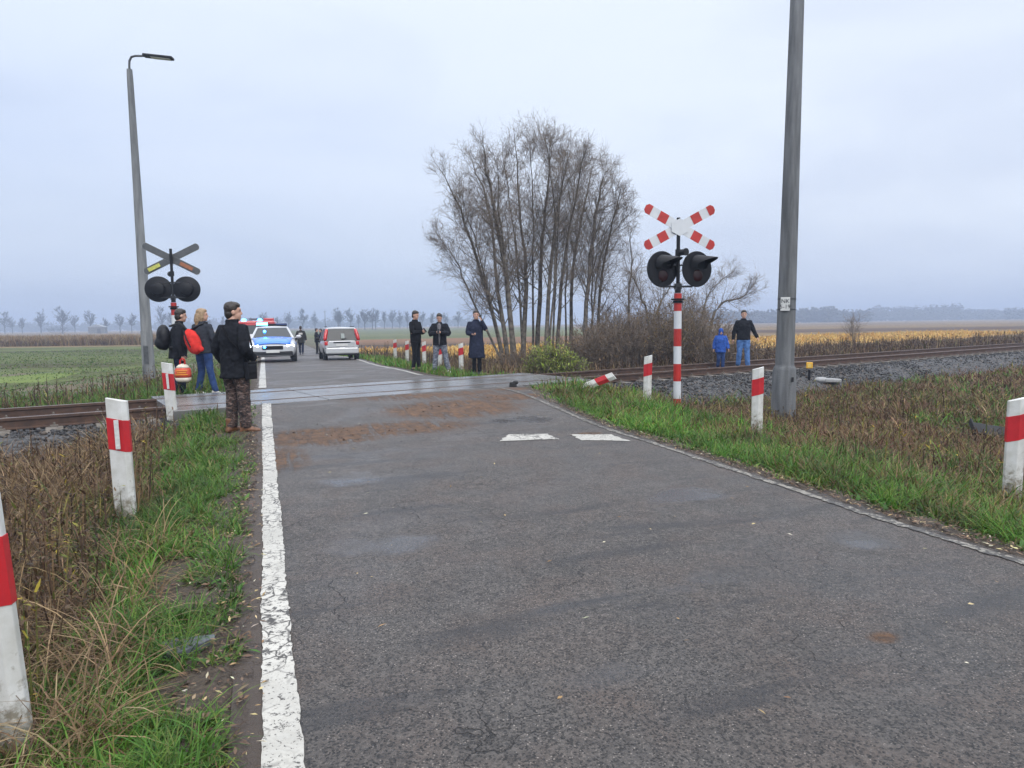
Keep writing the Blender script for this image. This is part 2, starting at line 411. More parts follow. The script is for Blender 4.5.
# field sheets, each a few mm above the one below
def field(name, pts, z, m):
    me = bpy.data.meshes.new(name); me.from_pydata([(x, y, z) for x, y in pts], [], [tuple(range(len(pts)))]); me.update()
    o = link_mesh(name, me, m); o['kind'] = 'structure'; return o
def field_mat(name, a, b_, sc, stretch=(1, 1, 1)):
    m = bpy.data.materials.new(name); m.use_nodes = True; N, L = nodes(m); b = N['Principled BSDF']; b.inputs['Roughness'].default_value = .9
    b.inputs['Specular IOR Level'].default_value = .1
    tc = N.new('ShaderNodeTexCoord').outputs['Object']; mp = N.new('ShaderNodeMapping'); mp.inputs['Scale'].default_value = stretch; L.new(tc, mp.inputs[0])
    f1 = nz(N, L, mp.outputs[0], sc, 8, .3, .65); f2 = nz(N, L, tc, sc*9, 5)
    f = mnode(N, L, 'ADD', mnode(N, L, 'MULTIPLY', f1, .7), mnode(N, L, 'MULTIPLY', f2, .3))
    L.new(cmix(N, L, rng_(N, L, f, .40, .60), a, b_), b.inputs['Base Color']); return m
FZ = -.40
fm_pasture = field_mat('pasture', (.058, .060, .028), (.105, .125, .045), .12, (.35, 1, 1))
fm_far = field_mat('far_stubble', (.11, .075, .042), (.21, .15, .08), .05, (.2, 1, 1))
fm_olive = field_mat('olive_field', (.085, .10, .045), (.13, .13, .06), .05, (.2, 1, 1))
fm_brown = field_mat('ploughed_field', (.055, .04, .032), (.11, .07, .045), .08, (.2, 1, 1))
fm_redbrown = field_mat('russet_field', (.12, .075, .045), (.20, .11, .065), .08, (.2, 1, 1))
fm_gold = field_mat('asparagus_field', (.27, .15, .035), (.40, .24, .065), .2, (.3, 1, 1))
field('far_field', [(-1500, 60), (1500, 60), (1500, 1500), (-1500, 1500)], FZ, fm_far)
field('pasture_field', [(-200, 22), (-16, 20), (-19, 62), (-30, 74), (-220, 78)], FZ+.012, fm_pasture)
fm_band = field_mat('rough_strip', (.045, .048, .022), (.085, .075, .04), .3, (.15, 1, 1)); fm_light = field_mat('light_pasture', (.095, .13, .035), (.14, .18, .05), .2, (.2, 1, 1))
field('rough_strip', [(-200, 37), (-20, 34), (-21, 38), (-200, 44)], FZ+.016, fm_band)
field('light_strip', [(-200, 27), (-17, 24.5), (-19, 30), (-200, 35)], FZ+.016, fm_light)
field('rough_strip', [(-200, 62), (-26, 58), (-27, 61), (-200, 68)], FZ+.016, fm_band)
field('ploughed_strip', [(24, 108), (420, 118), (430, 165), (28, 140)], FZ+.008, fm_brown)
field('olive_field', [(-33, 90), (15, 92), (30, 380), (-150, 380)], FZ+.008, fm_olive)
field('russet_field', [(-17, 67), (14, 70), (40, 110), (-26, 92)], FZ+.016, fm_redbrown)
field('ploughed_field', [(-14, 55), (10, 60), (15, 70.5), (-18, 67)], FZ+.020, fm_brown)
field('asparagus_field', [(-6, 34.5), (10, 42), (40, 62), (66, 84), (62, 100), (20, 74), (-13, 54)], FZ+.024, fm_gold)

# ------------------------------------------------------------------ road
sv = np.concatenate([np.arange(-6, 30, .25), np.arange(30, 70, 1.)]); lf = np.linspace(0, 1, 15)
RV = []; RU = []
for s in sv:
    a = float(ledge(s)) ; c = float(redge(s)) + .10
    ja = .05*(float(vnoise(s, 3., 1.7, 5)) - .5) + .03*(float(vnoise(s, 9., 6, 5)) - .5); jc = .10*(float(vnoise(s, 7., 1.3, 6)) - .5)
    for f in lf:
        l = a + ja + (c + jc - a - ja)*f
        x, y = from_sl(s, l); t, n = tn(x, y)
        z = float(zroad(s)) + .010*(float(vnoise(x, y, .5, 8)) - .5)
        if abs(n - NC) < 1.35 and SL0 < t < SL1: z = .14
        RV.append((x, y, z)); RU.append((l, s))
W = len(lf); k = len(RV)
RF = [(r*W+c, r*W+c+1, (r+1)*W+c+1, (r+1)*W+c) for r in range(len(sv)-1) for c in range(W-1)]
am = bpy.data.materials.new('wet_asphalt'); am.use_nodes = True; N, L = nodes(am); b = N['Principled BSDF']
tc = N.new('ShaderNodeTexCoord').outputs['Object']
uv = N.new('ShaderNodeUVMap'); uv.uv_map = 'road'; UVO = uv.outputs[0]
spx = N.new('ShaderNodeSeparateXYZ'); L.new(UVO, spx.inputs[0]); lx, sx = spx.outputs[0], spx.outputs[1]
big = nz(N, L, tc, .45, 4, .6); mid = nz(N, L, tc, 2.2, 5, .3); fine = nz(N, L, tc, 26, 6); grit = nz(N, L, tc, 120, 3, 0, .7)
vo = N.new('ShaderNodeTexVoronoi'); vo.inputs['Scale'].default_value = 125; L.new(tc, vo.inputs['Vector'])
vs_ = N.new('ShaderNodeSeparateColor'); L.new(vo.outputs['Color'], vs_.inputs[0])
basec = cmix(N, L, rng_(N, L, big, .35, .65), (.060, .052, .047), (.100, .088, .081))
basec = cmix(N, L, mnode(N, L, 'MULTIPLY', rng_(N, L, mid, .42, .66), .75), basec, (.094, .068, .055))
stone_f = mnode(N, L, 'MULTIPLY', rng_(N, L, vs_.outputs[0], .70, .98), rng_(N, L, vo.outputs['Distance'], .25, .5, 1., 0.))
stonec = cmix(N, L, vs_.outputs[1], (.12, .096, .080), (.46, .40, .35))
basec = cmix(N, L, stone_f, basec, stonec)
darkp = cmix(N, L, rng_(N, L, vs_.outputs[2], .15, .45), (.006, .0055, .0055), basec)
basec = cmix(N, L, .95, basec, darkp)
blot = nz(N, L, tc, 9, 6, .4, .7); basec = cmix(N, L, rng_(N, L, blot, .52, .62, 0., .32), basec, (.026, .023, .022)); basec = cmix(N, L, rng_(N, L, blot, .46, .36, 0., .28), basec, (.135, .118, .106)); b3 = nz(N, L, tc, 34, 5, .3, .7); basec = cmix(N, L, rng_(N, L, b3, .50, .60, 0., .42), basec, (.022, .019, .018)); basec = cmix(N, L, rng_(N, L, b3, .46, .38, 0., .36), basec, (.15, .132, .118))
# cracks
wv = N.new('ShaderNodeVectorMath'); wv.operation = 'ADD'
nv = N.new('ShaderNodeTexNoise'); nv.inputs['Scale'].default_value = 3; nv.inputs['Detail'].default_value = 5; L.new(tc, nv.inputs['Vector'])
nvs = N.new('ShaderNodeVectorMath'); nvs.operation = 'SCALE'; nvs.inputs['Scale'].default_value = .5; L.new(nv.outputs['Color'], nvs.inputs[0])
L.new(tc, wv.inputs[0]); L.new(nvs.outputs[0], wv.inputs[1])
vc = N.new('ShaderNodeTexVoronoi'); vc.feature = 'DISTANCE_TO_EDGE'; vc.inputs['Scale'].default_value = 2.1; L.new(wv.outputs[0], vc.inputs['Vector'])
crack = mnode(N, L, 'MULTIPLY', rng_(N, L, vc.outputs['Distance'], .002, .010, 1., 0.), rng_(N, L, nz(N, L, tc, .75, 3), .46, .58))
crack = mnode(N, L, 'MULTIPLY', crack, rng_(N, L, lx, 1.2, 3.2, 1., .45))
basec = cmix(N, L, mnode(N, L, 'MULTIPLY', crack, .75), basec, (.010, .009, .009))
# transverse dark rubbed streaks
mp = N.new('ShaderNodeMapping'); mp.inputs['Rotation'].default_value = (0, 0, rad(12)); mp.inputs['Scale'].default_value = (.55, 3.2, 1); L.new(UVO, mp.inputs[0])
st = rng_(N, L, nz(N, L, mp.outputs[0], 1., 4, .4), .57, .68)
basec = cmix(N, L, mnode(N, L, 'MULTIPLY', st, .6), basec, (.022, .022, .025))
# mud dragged over the road before the rails
def blobmask(l0, s0, rl, rs):
    a = mnode(N, L, 'DIVIDE', mnode(N, L, 'SUBTRACT', lx, l0), rl); c = mnode(N, L, 'DIVIDE', mnode(N, L, 'SUBTRACT', sx, s0), rs)
    d = mnode(N, L, 'ADD', mnode(N, L, 'MULTIPLY', a, a), mnode(N, L, 'MULTIPLY', c, c))
    return mnode(N, L, 'SUBTRACT', 1., d, True)
mask = None
for a_ in MUD:
    k_ = blobmask(*a_[:4]); k_ = mnode(N, L, 'MULTIPLY', k_, a_[4]) if len(a_) > 4 else k_
    mask = k_ if mask is None else mnode(N, L, 'MAXIMUM', mask, k_)
mp2 = N.new('ShaderNodeMapping'); mp2.inputs['Rotation'].default_value = (0, 0, rad(-20)); mp2.inputs['Scale'].default_value = (1.2, 2.6, 1); L.new(UVO, mp2.inputs[0])
mn = nz(N, L, mp2.outputs[0], 1.9, 10, 1.2, .74)
mp3 = N.new('ShaderNodeMapping'); mp3.inputs['Rotation'].default_value = (0, 0, rad(18)); mp3.inputs['Scale'].default_value = (9., .9, 1); L.new(UVO, mp3.inputs[0])
tr_ = nz(N, L, mp3.outputs[0], 1.2, 5, .6, .6)
mudf = rng_(N, L, mnode(N, L, 'ADD', mnode(N, L, 'MULTIPLY', mask, .24), mnode(N, L, 'ADD', mn, mnode(N, L, 'MULTIPLY', mnode(N, L, 'SUBTRACT', tr_, .5), 1.1))), .44, .66)
mudf = mnode(N, L, 'MULTIPLY', mudf, rng_(N, L, mask, .0, .55))
mudc = cmix(N, L, rng_(N, L, blot, .35, .65), (.030, .015, .008), (.165, .082, .036))
basec = cmix(N, L, mnode(N, L, 'MULTIPLY', mudf, .9), basec, mudc)
# soil washed along the left edge
edge = mnode(N, L, 'ADD', rng_(N, L, lx, -.12, .14, 1., 0.), mnode(N, L, 'MULTIPLY', mnode(N, L, 'SUBTRACT', mid, .5), 1.2))
basec = cmix(N, L, mnode(N, L, 'MULTIPLY', rng_(N, L, edge, .25, .6), .92), basec, (.062, .044, .033))
puddle = None
for a_ in PUDDLES:
    k_ = blobmask(*a_); puddle = k_ if puddle is None else mnode(N, L, 'MAXIMUM', puddle, k_)
pud = rng_(N, L, mnode(N, L, 'ADD', puddle, mnode(N, L, 'MULTIPLY', mnode(N, L, 'SUBTRACT', mid, .5), 3.2)), .45, 1.1)
pud = mnode(N, L, 'MULTIPLY', pud, rng_(N, L, puddle, 0, .5))
basec = cmix(N, L, mnode(N, L, 'MULTIPLY', pud, .55), basec, (.018, .018, .020))
L.new(basec, b.inputs['Base Color'])
wet = rng_(N, L, nz(N, L, tc, .8, 5, .8), .50, .62)
wet2 = mnode(N, L, 'MULTIPLY', wet, rng_(N, L, mudf, 0, .6, 1., .2))
r1 = mnode(N, L, 'SUBTRACT', .56, mnode(N, L, 'MULTIPLY', wet2, .14))
r1 = mnode(N, L, 'SUBTRACT', r1, mnode(N, L, 'MULTIPLY', pud, .34))
r1 = mnode(N, L, 'ADD', r1, mnode(N, L, 'MULTIPLY', mudf, .25))
L.new(r1, b.inputs['Roughness'])
b.inputs['Specular IOR Level'].default_value = .5
hh = mnode(N, L, 'ADD', mnode(N, L, 'MULTIPLY', fine, .5), grit)
hh = mnode(N, L, 'SUBTRACT', hh, mnode(N, L, 'MULTIPLY', crack, 1.2)); hh = mnode(N, L, 'ADD', hh, mnode(N, L, 'MULTIPLY', mudf, mnode(N, L, 'ADD', .8, blot)))
bs = mnode(N, L, 'SUBTRACT', 1., mnode(N, L, 'MULTIPLY', pud, .85))
bp = N.new('ShaderNodeBump'); bp.inputs['Distance'].default_value = .010; L.new(bs, bp.inputs['Strength']); L.new(hh, bp.inputs['Height']); L.new(bp.outputs[0], b.inputs['Normal'])
me = bpy.data.meshes.new('road'); me.from_pydata(RV, [], RF); me.update()
u_ = me.uv_layers.new(name='road')
for lp in me.loops: u_.data[lp.index].uv = RU[lp.vertex_index]
road = link_mesh('road', me, am, smooth=True); road['kind'] = 'structure'

# painted lines
def paint_mat(name, wear, col=(.54, .52, .47)):
    m = bpy.data.materials.new(name); m.use_nodes = True; N, L = nodes(m); b = N['Principled BSDF']
    tc = N.new('ShaderNodeTexCoord').outputs['Object']
    a = nz(N, L, tc, 22, 8, .4, .75); c = nz(N, L, tc, 2.0, 4); g = nz(N, L, tc, 90, 3)
    v = N.new('ShaderNodeTexVoronoi'); v.feature = 'DISTANCE_TO_EDGE'; v.inputs['Scale'].default_value = 7
    nn = N.new('ShaderNodeTexNoise'); nn.inputs['Scale'].default_value = 9; L.new(tc, nn.inputs['Vector'])
    ad = N.new('ShaderNodeVectorMath'); ad.operation = 'MULTIPLY_ADD'; ad.inputs[1].default_value = (.12, .12, .12); L.new(nn.outputs['Color'], ad.inputs[0]); L.new(tc, ad.inputs[2])
    L.new(ad.outputs[0], v.inputs['Vector'])
    ck = rng_(N, L, v.outputs['Distance'], .015, .045, 1., 0.)
    ck = mnode(N, L, 'MULTIPLY', ck, rng_(N, L, c, .42, .56))
    ch = rng_(N, L, mnode(N, L, 'ADD', a, mnode(N, L, 'MULTIPLY', mnode(N, L, 'SUBTRACT', c, .5), .35)), wear, wear+.05)
    pit = nz(N, L, tc, 70, 4, 0, .6); ch = mnode(N, L, 'MAXIMUM', ch, rng_(N, L, mnode(N, L, 'ADD', pit, mnode(N, L, 'MULTIPLY', mnode(N, L, 'SUBTRACT', a, .5), .5)), .60, .66))
    white = cmix(N, L, rng_(N, L, c, .35, .65), tuple(x*.72 for x in col), col)
    white = cmix(N, L, mnode(N, L, 'MULTIPLY', rng_(N, L, g, .4, .7), .25), white, (.25, .22, .18))
    L.new(cmix(N, L, mnode(N, L, 'MAXIMUM', ck, ch), white, (.045, .040, .036)), b.inputs['Base Color'])
    b.inputs['Roughness'].default_value = .5
    bp = N.new('ShaderNodeBump'); bp.inputs['Distance'].default_value = .003; L.new(a, bp.inputs['Height']); L.new(bp.outputs[0], b.inputs['Normal'])
    return m
pm1 = paint_mat('road_paint', .545); pm2 = paint_mat('road_paint_worn', .455, (.30, .275, .235))
def stripe(name, pts_l, w, s0, s1, m, ds=.03, dz=.006, jit=.012):
    vs = []; fs = []
    ss = np.arange(s0, s1 + 1e-6, ds)
    for k, s in enumerate(ss):
        l = pts_l(s) if callable(pts_l) else pts_l
        a = l - w/2 + jit*(float(vnoise(s, 1., 3, 21)) - .5) + jit*(float(vnoise(s, 1., 31, 23)) - .5); c = l + w/2 + jit*(float(vnoise(s, 5., 3, 22)) - .5) + jit*(float(vnoise(s, 5., 29, 24)) - .5)
        for q in (a, (a+c)/2, c):
            x, y = from_sl(s, q); vs.append((x, y, float(zroad(s)) + .010*(float(vnoise(x, y, .5, 8)) - .5) + dz))
    for k in range(len(ss)-1): fs += [(3*k, 3*k+1, 3*k+4, 3*k+3), (3*k+1, 3*k+2, 3*k+5, 3*k+4)]
    me = bpy.data.meshes.new(name); me.from_pydata(vs, [], fs); me.update()
    o = link_mesh(name, me, m); o['kind'] = 'structure'; return o
stripe('road_edge_line', 0., .135, -1.5, 11.75, pm1)
stripe('road_edge_line', -.06, .15, 14.75, 40, pm1, ds=.3)
stripe('road_edge_line', lambda s: float(redge(s)) - .04 - .45*float(sstep(10.5, 13, s)), .075, -3, 12.6, pm2, jit=.03)
stripe('road_edge_line', lambda s: float(redge(s)) - .05, .09, 16.6, 40, pm1, ds=.3)
for qd in QUADS:
    c = [rp(*p_) for p_ in qd]; vs = []; fs = []; n = 12
    for i_ in range(n+1):
        for j_ in range(n+1):
            f, g = i_/n, j_/n
            s_ = (c[0][0]*(1-f) + c[1][0]*f)*(1-g) + (c[3][0]*(1-f) + c[2][0]*f)*g; l_ = (c[0][1]*(1-f) + c[1][1]*f)*(1-g) + (c[3][1]*(1-f) + c[2][1]*f)*g
            s_ += .05*(float(vnoise(i_, j_, .7, 41)) - .5); l_ += .05*(float(vnoise(i_, j_, .7, 42)) - .5)
            x, y = from_sl(s_, l_); vs.append((x, y, float(zroad(s_)) + .010*(float(vnoise(x, y, .5, 8)) - .5) + .006))
    for i_ in range(n):
        for j_ in range(n): fs.append((i_*(n+1)+j_, i_*(n+1)+j_+1, (i_+1)*(n+1)+j_+1, (i_+1)*(n+1)+j_))
    me = bpy.data.meshes.new('road_marking'); me.from_pydata(vs, [], fs); me.update()
    o = link_mesh('road_marking', me, pm1); o['kind'] = 'structure'
stripe('road_marking', 1.5, 2.4, 20.2, 20.5, pm2, ds=.1, jit=.06)

# ------------------------------------------------------------------ level crossing slabs and track
def strip_tn(mb, t0, t1, n0, n1, z0, z1, mi=0):
    c = [from_tn(t, n) for t, n in ((t0, n0), (t1, n0), (t1, n1), (t0, n1))]
    vs = [(x, y, z0) for x, y in c] + [(x, y, z1) for x, y in c]
    mb.add(vs, [(3, 2, 1, 0), (4, 5, 6, 7), (0, 1, 5, 4), (1, 2, 6, 5), (2, 3, 7, 6), (3, 0, 4, 7)], mi)
RT = .268
for n0, n1 in ((NC-GA-.62, NC-GA-.05), (NC-GA+.075, NC+GA-.075), (NC+GA+.05, NC+GA+.62)):
    mb = MB(); t = SL0
    while t < SL1 - .1:
        dz = random.uniform(-.003, .003)
        strip_tn(mb, t + .006, min(t + 1.2, SL1) - .006, n0, n1, .02, .262 + dz); t += 1.2
    o = mb.build('crossing_slab', M['slab'], bevel=.012); o['kind'] = 'structure'
trk = empty('railway_track', (*from_tn(6, NC), 0), 'single rusty railway track running left to right across the road', 'railway track')
inv = Matrix.Translation(-trk.location)
def to_trk(o): o.data.transform(inv); o.parent = trk; return o
railp = [(-.065, 0), (.065, 0), (.065, .012), (.012, .03), (.012, .115), (.034, .125), (.034, .158), (.026, .165), (-.026, .165), (-.034, .158), (-.034, .125), (-.012, .115), (-.012, .03), (-.065, .012)]
for off in (-GA, GA):
    mb = MB(); tt = list(np.arange(-45, 60, 3.)) + [60, 90, 130, 180, 260, 400]; n = len(railp); vs = []; fs = []; mi = []
    for t in tt:
        for a, h in railp:
            x, y = from_tn(t, NC + off + a); vs.append((x, y, RT - .165 + h))
    mb2 = MB()
    for k in range(len(tt)-1):
        for j in range(n):
            fs.append((k*n+j, k*n+(j+1) % n, (k+1)*n+(j+1) % n, (k+1)*n+j)); mi.append(1 if j == 7 else 0)
    mb.add(vs, fs); mb.m = mi
    r = mb.build('rail', [M['rust'], M['rail_top']]); to_trk(r)
    r['label'] = 'far rail of the track' if off > 0 else 'near rail of the track'
tie_me = None; rest = MB(); cnt = 0
for k in range(-60, 420):
    t = k*.62
    if SL0 - .2 < t < SL1 + .2: continue
    x, y = from_tn(t, NC)
    if -16 < k < 75 and cnt < 96:
        if tie_me is None:
            mb = MB(); mb.box((0, 0, -.07), (.24, 2.5, .16), taper=.9)
            for a in (-1, 1):
                for q in (-1, 1): mb.box((0, a*GA + q*.10, .018), (.10, .06, .035)); mb.cyl((0, a*GA + q*.10, .045), (0, 0, 1), .018, .06, 6)
            so = mb.build('sleeper', M['sleeper'], trk, bevel=.01); tie_me = so.data; src = so; so.location = Vector((x, y, .095)) - trk.location
        else:
            so = src.copy(); COL.objects.link(so); so.location = Vector((x, y, .095)) - trk.location
        so.rotation_euler = (0, 0, math.atan2(TY, TX)); cnt += 1
    else:
        rest.box((x, y, .025), (.24, 2.5, .16), Matrix.Rotation(math.atan2(TY, TX), 3, 'Z'))
rs = rest.build('far_sleepers', M['sleeper']); to_trk(rs); rs['kind'] = 'stuff'
# ballast bed (a ridge) and its stones
bal = bpy.data.materials.new('ballast'); bal.use_nodes = True; N, L = nodes(bal); b = N['Principled BSDF']; b.inputs['Roughness'].default_value = .8
tc = N.new('ShaderNodeTexCoord').outputs['Object']; v = N.new('ShaderNodeTexVoronoi'); v.inputs['Scale'].default_value = 17; L.new(tc, v.inputs['Vector'])
sp_ = N.new('ShaderNodeSeparateColor'); L.new(v.outputs['Color'], sp_.inputs[0])
c = cmix(N, L, sp_.outputs[0], (.018, .018, .019), (.09, .09, .093)); c = cmix(N, L, rng_(N, L, sp_.outputs[1], .75, 1.), c, (.12, .09, .07))
L.new(c, b.inputs['Base Color'])
bp = N.new('ShaderNodeBump'); bp.inputs['Distance'].default_value = .05; bp.invert = True; L.new(v.outputs['Distance'], bp.inputs['Height']); L.new(bp.outputs[0], b.inputs['Normal'])
prof = [(-3.3, -.75), (-2.75, -.36), (-2.2, -.06), (-1.85, .075), (-1.5, .085), (-.8, .045), (0, .05), (.8, .045), (1.5, .085), (1.85, .075), (2.3, -.06), (3.0, -.36), (3.5, -.75)]
tt = np.concatenate([np.arange(-45, SL0 - .02, .25), [SL0], np.arange(SL1, 60, .25), np.arange(60, 400, 5)]); vs = []; fs = []
for t in tt:
    for a, h in prof:
        x, y = from_tn(t, NC + a*(1 + .06*(float(vnoise(t, a, .8, 31)) - .5))); vs.append((x, y, h + .05*(float(vnoise(x, y, 1.6, 30)) - .5)))
n = len(prof)
for k in range(len(tt)-1):
    if abs(tt[k] - SL0) < 1e-6: continue
    for j in range(n-1): fs.append((k*n+j, (k+1)*n+j, (k+1)*n+j+1, k*n+j+1))
me = bpy.data.meshes.new('ballast_bed'); me.from_pydata(vs, [], fs); me.update()
o = link_mesh('ballast_bed', me, bal, smooth=True); o['kind'] = 'structure'
def prof_z(a): return np.interp(a, [p[0] for p in prof], [p[1] for p in prof])
def stones(name, P, size, cols, material, seed=1):
    """angular stones: jittered octahedra-like lumps merged in one mesh"""
    r = np.random.default_rng(seed)
    base = np.array([(1, 0, 0), (-1, 0, 0), (0, 1, 0), (0, -1, 0), (0, 0, 1), (0, 0, -1)], float)
    f8 = np.array([(0, 2, 4), (2, 1, 4), (1, 3, 4), (3, 0, 4), (2, 0, 5), (1, 2, 5), (3, 1, 5), (0, 3, 5)])
    n = len(P); A = base[None]*size[:, None, None]*r.uniform(.6, 1.15, (n, 6, 1)) + r.normal(0, .22, (n, 6, 3))*size[:, None, None]
    az = r.uniform(0, 6.28, n); ca, sa = np.cos(az)[:, None], np.sin(az)[:, None]
    x = A[..., 0]*ca - A[..., 1]*sa; y = A[..., 0]*sa + A[..., 1]*ca
    Vv = np.stack([x, y, A[..., 2]*.75], -1) + P[:, None, :]
    Ff = (f8[None] + (np.arange(n)*6)[:, None, None]).reshape(-1, 3)
    return np_mesh(name, Vv.reshape(-1, 3), Ff, material, cols=np.repeat(cols, 6, 0), smooth=False, kind='stuff')
n = 42000
t = np.concatenate([rng.uniform(-9, SL0, n//3), SL1 + rng.exponential(13, n - n//3)]); t = t[t < 70]
a = rng.uniform(-2.95, 2.6, len(t)); keep = (np.abs(np.abs(a) - GA) > .12); t = t[keep]; a = a[keep]
x, y = from_tn(t, NC + a); P = np.stack([x, y, prof_z(a) + rng.uniform(-.01, .03, len(t))], 1)
g = rng.uniform(.014, .095, (len(t), 1))**1.0; cols = g*np.array([[1., .99, 1.02]]); br = rng.random(len(t)) < .15; cols[br] = g[br]*np.array([1.1, .85, .68])
vg = veg_mat('ballast_stone', 0., .75)
stones('ballast_gravel', P, rng.uniform(.018, .042, len(t)), cols, vg, 3)
# ------------------------------------------------------------------ guard posts
def post_prof(ridge, w=.155, d=.045):
    return [(-w/2, d), (-w/2, .006), (ridge*w, -.022), (w/2, .006), (w/2, d)]
def post_loft(prof, zs, slant, grow=0.):
    vs = []; n = len(prof)
    for zi, sl_ in zs:
        for x, y in prof:
            vs.append((x*(1+grow*13), y + (grow if y > .02 else -grow), zi + slant*x*sl_))
    fs = [(i*n+j, i*n+(j+1) % n, (i+1)*n+(j+1) % n, (i+1)*n+j) for i in range(len(zs)-1) for j in range(n)]
    fs += [tuple(range(n-1, -1, -1)), tuple((len(zs)-1)*n+k for k in range(n))]
    mb = MB(); mb.add(vs, fs); return mb
def guard_post(h, ridge, slant, reflector):
    pr = post_prof(ridge)
    o = post_loft(pr, [(-.35, 0), (h*.3, .5), (h - .015, 1)], slant).build('guard_post', M['white'], bevel=.005)
    b = post_loft(pr, [(h*.60, 1), (h*.85 - .012, 1)], slant, .0025).build('red_band', M['red'], o, bevel=.001)
    if reflector:
        r = MB(); r.box((0, -.028, h*.725), (.034, .008, h*.22)); 
        for z in (.64, .81): r.cyl((0, -.034, h*z), (0, 1, 0), .006, .004, 8)
        r.build('reflector', M['reflector'], o, bevel=.002)
    return o
def place_post(o, px, py, Y, rz, label, lean=(0, 0), sink=0.):
    p = at(px, py, Y); o.location = (p.x, p.y, zg(p.x, p.y) - sink); o.rotation_euler = (lean[0], lean[1], rz)
    tag(o, label, 'guard post', 'red and white guard posts beside the crossing'); return o
pl = guard_post(1.06, .28, -.22, True)
place_post(pl, 126, 525, 5.35, rad(12), 'guard post with pale strip on its red band, in brown grass before the left rails', (0, rad(-1)))
p_ = copy_thing(pl, (0, 0, 0)); place_post(p_, 173, 424, 10.3, rad(10), 'guard post beside the orange striped bag, just behind the man in camouflage trousers', (0, rad(-2.5)))
p_ = copy_thing(pl, (0, 0, 0)); place_post(p_, 9, 762, 2.36, rad(14), 'nearest guard post, cut off by the left edge with dead grass around its foot', (0, rad(-3)))
pr_ = guard_post(1.0, .03, .28, False)
place_post(pr_, 757, 430, 9.7, rad(-8), 'guard post in the grass in front of the thick concrete pole', (0, rad(.3)))
for px, py, Y, rz, lb, ln in [
    (647, 403, 13.2, -8, 'guard post just left of the striped mast with twin black lamps', (0, rad(1.2))),
    (1013, 495, 6.25, -12, 'guard post at the right edge of the picture with weathered grey foot', (0, rad(.5))),
    (461, 366, 22.5, -14, 'guard post beyond the rails between two people, left of the long coat', (0, 0)),
    (440, 362, 25.5, -14, 'guard post half hidden behind the person in light patterned trousers', (0, 0)),
    (424, 357, 27.5, -14, 'guard post beside the legs of the person all in black', (0, 0)),
    (407, 356, 29.5, -14, 'farther guard post beyond the rails, alone just left of the person all in black', (0, 0)),
    (395, 354, 31.5, -14, 'farthest and smallest guard post, in front of the golden field', (0, 0))]:
    place_post(copy_thing(pr_, (0, 0, 0)), px, py, Y, rad(rz), lb, ln)
kp = copy_thing(pr_, (0, 0, 0)); p = at(589, 388, 14.1)
kp.location = (p.x - .40, p.y, zg(p.x, p.y) - .08); kp.rotation_euler = (rad(10), rad(68), rad(-4))
tag(kp, 'knocked over guard post lying in the grass beside the rails', 'guard post', 'red and white guard posts beside the crossing')

# ------------------------------------------------------------------ poles
def polygon_pole(mb, prof, n=8, sq=.75):
    mb.rings([((0, 0, z), w, w*d, PI/8, sq) for z, w, d in prof], 24)
p = at(783, 406, 13.0); zb = zg(p.x, p.y)
pole = empty('utility_pole', (p.x, p.y, zb), 'tall thick concrete pole with flared base and small white plate', 'utility pole', rot=(0, rad(.75), rad(6)))
mb = MB(); polygon_pole(mb, [(-.5, .225, .9), (.05, .222, .9), (.95, .205, .9), (1.0, .19, .9), (1.03, .172, .9), (1.06, .166, .9), (4.2, .145, .9), (9.4, .105, .9), (9.42, .09, .9)])
mb.build('shaft', M['concrete_dark'], pole, smooth='auto')
mb = MB(); mb.box((.06, -.205, .78), (.035, .02, .09)); mb.build('bolt_recess', M['rubber'], pole)
mb = MB(); mb.rings([((0, 0, -.04), .30, .27), ((0, 0, .03), .28, .25), ((0, 0, .05), .24, .22)], 18); mb.build('footing', M['concrete_dark'], pole, smooth='auto')
hz = EYE + .0191*21 - zb   # sign height
s = empty('number_plate', (0, 0, 0), None, None); s.name = 'pole_plate'; s.parent = pole; s.location = (-.108, -.150, 2.20); s.rotation_euler = (0, 0, rad(-32))
mb = MB(); mb.box((0, 0, 0), (.165, .012, .255)); mb.build('plate', M['plate'], s, bevel=.008)
text_mesh('lettering', 'NK\n5-19', .104, M['black'], s, (0, -.0085, .0), (PI/2, 0, 0))
mb = MB()
for z in (2.10, 2.30):
    mb = MB(); mb.rings([((0, 0, z - .009), .164, .1475, PI/8, .75), ((0, 0, z + .009), .164, .1475, PI/8, .75)], 24); mb.build('strap', M['dark_metal'], pole)

p = at(149, 371, 23.5); zb = zg(p.x, p.y)
lamp = empty('street_lamp', (p.x, p.y, zb), 'tall slim concrete lamp post with a short arm and flat lamp head', 'street lamp', rz=rad(4))
mb = MB(); polygon_pole(mb, [(-.3, .20, .9), (0.04, .20, .9), (1.75, .185, .9), (1.78, .17, .9), (10.2, .095, .9), (10.45, .085, .9)])
mb.build('shaft', M['concrete'], lamp, smooth='auto')
lamp.rotation_euler = (0, rad(-.25), rad(4))
mb = MB(); mb.box((.02, -.180, .95), (.16, .02, .62)); mb.build('access_panel', M['alu'], lamp, bevel=.006)
mb = MB(); mb.box((-.14, 0, .0), (.13, .30, .26)); mb.box((.16, 0, .0), (.13, .30, .26)); mb.build('base_bracket', M['rubber'], lamp, bevel=.01)
mb = MB(); mb.tube([(0, 0, 10.3), (0, 0, 10.55), (.02, -.01, 10.72), (.10, -.03, 10.84), (.24, -.05, 10.87), (.62, -.1, 10.85)], [.035]*6, 10); mb.build('arm', M['alu'], lamp, smooth=True)
